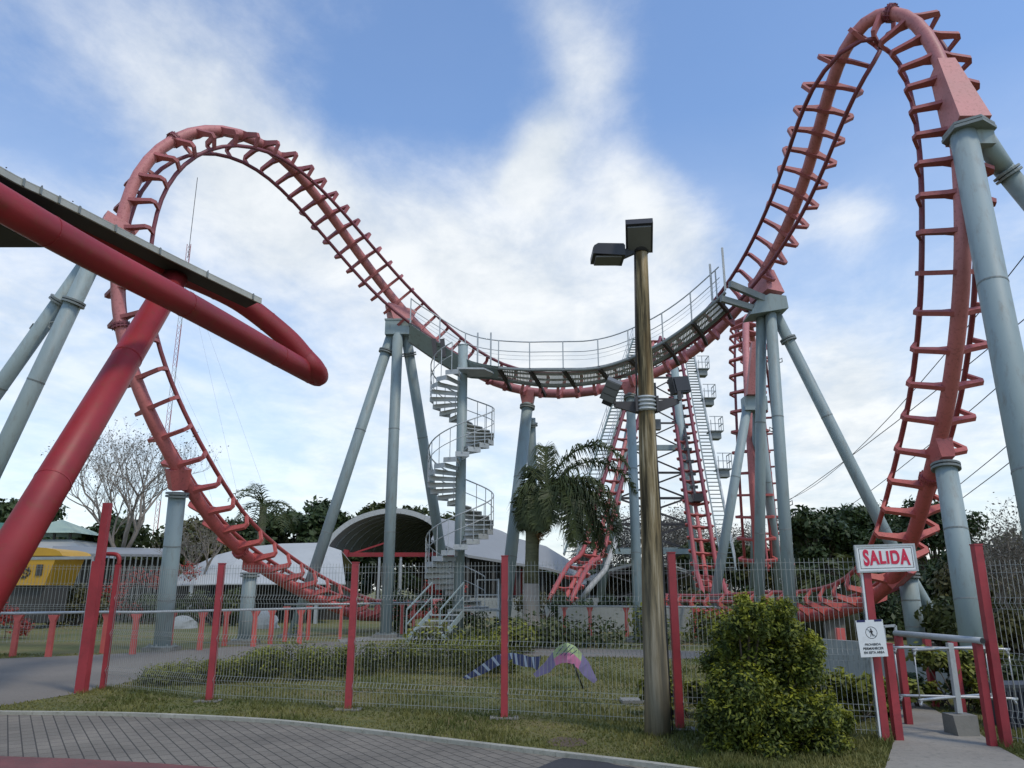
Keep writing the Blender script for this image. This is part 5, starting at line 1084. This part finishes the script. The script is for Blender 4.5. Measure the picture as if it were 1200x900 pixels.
part(MB().box(((a.x + b.x) / 2, Yy + 1, zb / 2 + .12), (b.x - a.x - .6, 1.6, zb - .25)), 'chassis', DARK, yc)
wr = thing('dark_pavilion', 'dark slatted pavilion with white roof edge between the gate post and left column', 'pavilion', (W(150, 690, 40).x, 40, 0))
part(MB().prism([W(62, 648, 40), W(205, 650, 40), W(205, 643, 43), W(62, 640, 43)], (0, 0, -.12)), 'roof', ROOFG, wr)
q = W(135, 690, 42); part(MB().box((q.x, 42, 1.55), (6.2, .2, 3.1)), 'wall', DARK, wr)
mb = MB()
for k in range(22): x_ = W(64, 690, 40).x + k * .28; mb.bar((x_, 40, 0), (x_, 40, W(64, 650, 40).z), .05)
part(mb, 'slats', GREYD, wr)
rt2 = thing('arched_shelter', 'far dark arched shelter with a pale curved rim right of the palm', 'shelter', (W(760, 690, 62).x, 62, 0))
arc = cat_rom([W(x, y, 60) for x, y in ((688, 684), (705, 673), (728, 665), (752, 661), (778, 662), (802, 669), (830, 684))], 3); bk = Vector((0, 10, 0)); mb = MB()
for j in range(len(arc) - 1): mb.prism([arc[j], arc[j + 1], arc[j + 1] + bk, arc[j] + bk], (0, 0, -.1))
part(mb, 'vault', ROOFG, rt2); mb = MB()
for j in range(len(arc) - 1): mb.bar(arc[j] + Vector((0, -.1, 0)), arc[j + 1] + Vector((0, -.1, 0)), .1, .25)
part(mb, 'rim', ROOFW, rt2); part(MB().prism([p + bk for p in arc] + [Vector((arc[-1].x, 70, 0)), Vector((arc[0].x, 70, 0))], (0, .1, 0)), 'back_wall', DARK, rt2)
wv = thing('low_wall', 'low grey rendered wall behind the thin handrail and wooden pole', 'wall', (W(740, 740, 31).x, 31, 0)); a = W(655, 740, 31); b = W(850, 740, 31); part(MB().box(((a.x + b.x) / 2, 31, .45), (b.x - a.x, .2, .9)), 'wall', CONCW, wv)
pl = thing('pale_pipe', 'leaning pale pipe strut at the foot of the left lift hill', 'pipe', D(708, 672, 45)); part(MB().tube([D(724, 628, 47), D(709, 668, 46), D(690, 690, 44), D(683, 700, 44)], .16, 10), 'pipe', ROOFW, pl)
# gray block support under right low track
q = W(970, 690, 24.5); sb = thing('concrete_pier', 'narrow grey pier under the low red track behind the round bush', 'pier', (q.x, 24.5, 0)); part(MB().box((q.x, 24.3, .6), (.55, .3, 1.2)), 'pier', CONC, sb)
# platform mass under low track for both run-outs, fences
# ================================================================== RADIO MAST, CABLES
Ym = 150; mb_ = W(181, 622, Ym); mt_ = W(233, 208, Ym); mx_ = (mb_.x + mt_.x) / 2
mast = thing('radio_mast', 'very thin guyed lattice radio mast far behind the left hump', 'mast', (mx_, Ym, 0)); H = mt_.z; w_ = .42
RW = paint('mast_red_band', (.35, .12, .12), .6, .1); legs_ = [(-w_, -w_ * .6), (w_, -w_ * .6), (0, w_)]
hz_ = H * .82
for b0 in range(8):
    z0, z1 = hz_ * b0 / 8, hz_ * (b0 + 1) / 8; mb = MB()
    for x_, y_ in legs_: mb.bar((mx_ + x_, Ym + y_, z0), (mx_ + x_, Ym + y_, z1), .07)
    m = int((z1 - z0) / 1.1)
    for k in range(m):
        za, zb_ = z0 + (z1 - z0) * k / m, z0 + (z1 - z0) * (k + 1) / m
        for q in range(3): p, s = legs_[q], legs_[(q + 1) % 3]; mb.bar((mx_ + p[0], Ym + p[1], za), (mx_ + s[0], Ym + s[1], zb_), .04)
    part(mb, 'lattice_section', (RW if b0 % 2 else GALV), mast)
part(MB().bar((mx_, Ym, hz_ - 3), (mx_, Ym, H), .10), 'antenna', DSTEEL, mast)
for zg, dx in ((.75, 20), (.75, 28), (.5, 16), (.5, 24)): part(MB().bar((mx_, Ym, H * zg), (mx_ + dx, Ym + 4, 0), .035), 'guy_wire', GALV, mast)
for j, (a, b) in enumerate((((925, 585, 70), (1230, 262, 22)), ((800, 652, 90), (1230, 350, 24)), ((900, 640, 90), (1230, 400, 24)), ((960, 660, 90), (1230, 480, 26)), ((960, 668, 90), (1230, 505, 26)))):
    p, q = D(*a), D(*b); pts_ = [p.lerp(q, k / 12) + Vector((0, 0, -1.2 * 4 * (k / 12) * (1 - k / 12))) for k in range(13)]
    tag(MB().tube(pts_, .018, 5).build('overhead_cable', DSTEEL, None, origin=q), 'overhead cable crossing the sky at right, ' + ('topmost', 'second from the top', 'middle one', 'second from the bottom', 'lowest')[j], 'cable')
# ================================================================== CAMERA, LIGHT, SKY
cam = bpy.data.cameras.new('camera'); cam.sensor_width = 36; cam.sensor_fit = 'HORIZONTAL'; cam.lens = 36 * 900 / 1200.0; cam.clip_end = 5000; cam.clip_start = .05
co = bpy.data.objects.new('camera', cam); C.objects.link(co); co.location = EYE; co.rotation_euler = (math.pi / 2 + TH, 0, 0); bpy.context.scene.camera = co
SUN_EL, SUN_AZ = 56, 135                                         # azimuth clockwise from +Y (view direction)
sd = Vector((math.sin(math.radians(SUN_AZ)) * math.cos(math.radians(SUN_EL)), math.cos(math.radians(SUN_AZ)) * math.cos(math.radians(SUN_EL)), math.sin(math.radians(SUN_EL))))
sl = bpy.data.lights.new('sun', 'SUN'); sl.energy = 1.25; sl.angle = math.radians(9); sl.color = (1, .90, .76); so = bpy.data.objects.new('sun', sl); C.objects.link(so); so.rotation_euler = sd.to_track_quat('Z', 'Y').to_euler(); so.location = (0, 0, 60)
wd = bpy.data.worlds.new('World'); bpy.context.scene.world = wd; wd.use_nodes = True; nt = wd.node_tree; L = nt.links; bg = nt.nodes['Background']
sky = nt.nodes.new('ShaderNodeTexSky'); sky.sky_type = 'NISHITA'; sky.sun_disc = False; sky.sun_elevation = math.radians(SUN_EL); sky.sun_rotation = math.radians(SUN_AZ); sky.air_density = 1.2; sky.dust_density = .4; sky.ozone_density = 1.2
tc = nt.nodes.new('ShaderNodeTexCoord'); sep = nt.nodes.new('ShaderNodeSeparateXYZ'); L.new(tc.outputs['Generated'], sep.inputs[0])
def mth(op, a, b=None, c=None):
    n = nt.nodes.new('ShaderNodeMath'); n.operation = op
    for i, v in enumerate((a, b, c)):
        if v is None: continue
        if isinstance(v, (int, float)): n.inputs[i].default_value = v
        else: L.new(v, n.inputs[i])
    return n.outputs[0]
zz = mth('ADD', mth('MAXIMUM', sep.outputs[2], 0.0), .16); ux = mth('DIVIDE', sep.outputs[0], zz); uy = mth('DIVIDE', sep.outputs[1], zz)
cmb = nt.nodes.new('ShaderNodeCombineXYZ'); L.new(ux, cmb.inputs[0]); L.new(uy, cmb.inputs[1])
def cloudnoise(scale, det, rough, loc, scl=(1, 1, 1), rot=0, dist=.4):
    mp = nt.nodes.new('ShaderNodeMapping'); mp.inputs['Location'].default_value = loc; mp.inputs['Scale'].default_value = scl; mp.inputs['Rotation'].default_value = (0, 0, rot); L.new(cmb.outputs[0], mp.inputs[0])
    n = nt.nodes.new('ShaderNodeTexNoise'); n.inputs['Scale'].default_value = scale; n.inputs['Detail'].default_value = det; n.inputs['Roughness'].default_value = rough; n.inputs['Distortion'].default_value = dist; L.new(mp.outputs[0], n.inputs[0]); return n.outputs[0]
n1 = cloudnoise(1.1, 9, .55, (3.1, 1.7, 0), (1.0, .55, 1), math.radians(35)); n2 = cloudnoise(4.2, 8, .62, (1.3, 5.2, 0), (1, .8, 1), .4, .2)
n4 = cloudnoise(11.0, 8, .65, (7.3, 2.2, 0), (1, .8, 1), .9, .1)
dens = mth('ADD', mth('ADD', mth('MULTIPLY', n1, .75), mth('MULTIPLY', n2, .42)), mth('MULTIPLY', mth('SUBTRACT', n4, .5), .22))
BL = CLOUD_BLOBS
acc_ = None
for (px, py, sig, amp) in BL:
    d = ray(px, py).normalized(); vm = nt.nodes.new('ShaderNodeVectorMath'); vm.operation = 'DOT_PRODUCT'; L.new(tc.outputs['Generated'], vm.inputs[0]); vm.inputs[1].default_value = d
    s = sig / 900.0; v = mth('MULTIPLY', mth('EXPONENT', mth('MULTIPLY', mth('SUBTRACT', vm.outputs['Value'], 1.0), 1 / (s * s))), amp); acc_ = v if acc_ is None else mth('ADD', acc_, v)
dens = mth('ADD', dens, acc_)
cr_ = nt.nodes.new('ShaderNodeMapRange'); cr_.interpolation_type = 'SMOOTHSTEP'; cr_.inputs[1].default_value = .48; cr_.inputs[2].default_value = 1.06; cr_.inputs[3].default_value = .03; cr_.inputs[4].default_value = .90; L.new(dens, cr_.inputs[0])
hz = nt.nodes.new('ShaderNodeMapRange'); hz.inputs[1].default_value = .02; hz.inputs[2].default_value = .55; hz.inputs[3].default_value = .72; hz.inputs[4].default_value = 0; L.new(sep.outputs[2], hz.inputs[0])
fac = mth('SUBTRACT', 1.0, mth('MULTIPLY', mth('SUBTRACT', 1.0, cr_.outputs[0]), mth('SUBTRACT', 1.0, hz.outputs[0])))
ccr = nt.nodes.new('ShaderNodeValToRGB'); ccr.color_ramp.elements[0].position = .35; ccr.color_ramp.elements[0].color = (*CL_DARK, 1); ccr.color_ramp.elements[1].position = .62; ccr.color_ramp.elements[1].color = (*CL_LIGHT, 1); L.new(n2, ccr.inputs[0])
sc3 = nt.nodes.new('ShaderNodeVectorMath'); sc3.operation = 'SCALE'; L.new(ccr.outputs[0], sc3.inputs[0]); sc3.inputs['Scale'].default_value = CL_GAIN
tint = nt.nodes.new('ShaderNodeMix'); tint.data_type = 'RGBA'; tint.blend_type = 'MULTIPLY'; tint.inputs[0].default_value = 1; L.new(sky.outputs[0], tint.inputs[6]); tint.inputs[7].default_value = (*SKY_TINT, 1)
mx = nt.nodes.new('ShaderNodeMix'); mx.data_type = 'RGBA'; L.new(fac, mx.inputs[0]); L.new(tint.outputs[2], mx.inputs[6]); L.new(sc3.outputs[0], mx.inputs[7]); L.new(mx.outputs[2], bg.inputs[0]); bg.inputs[1].default_value = .12
sc = bpy.context.scene; vs_ = sc.view_settings; vs_.view_transform = 'Standard'; vs_.look = 'None'; vs_.exposure = .5; vs_.gamma = 1; vs_.use_curve_mapping = False
sc.cycles.max_bounces = 5; sc.cycles.diffuse_bounces = 2; sc.cycles.glossy_bounces = 2; sc.cycles.transparent_max_bounces = 4
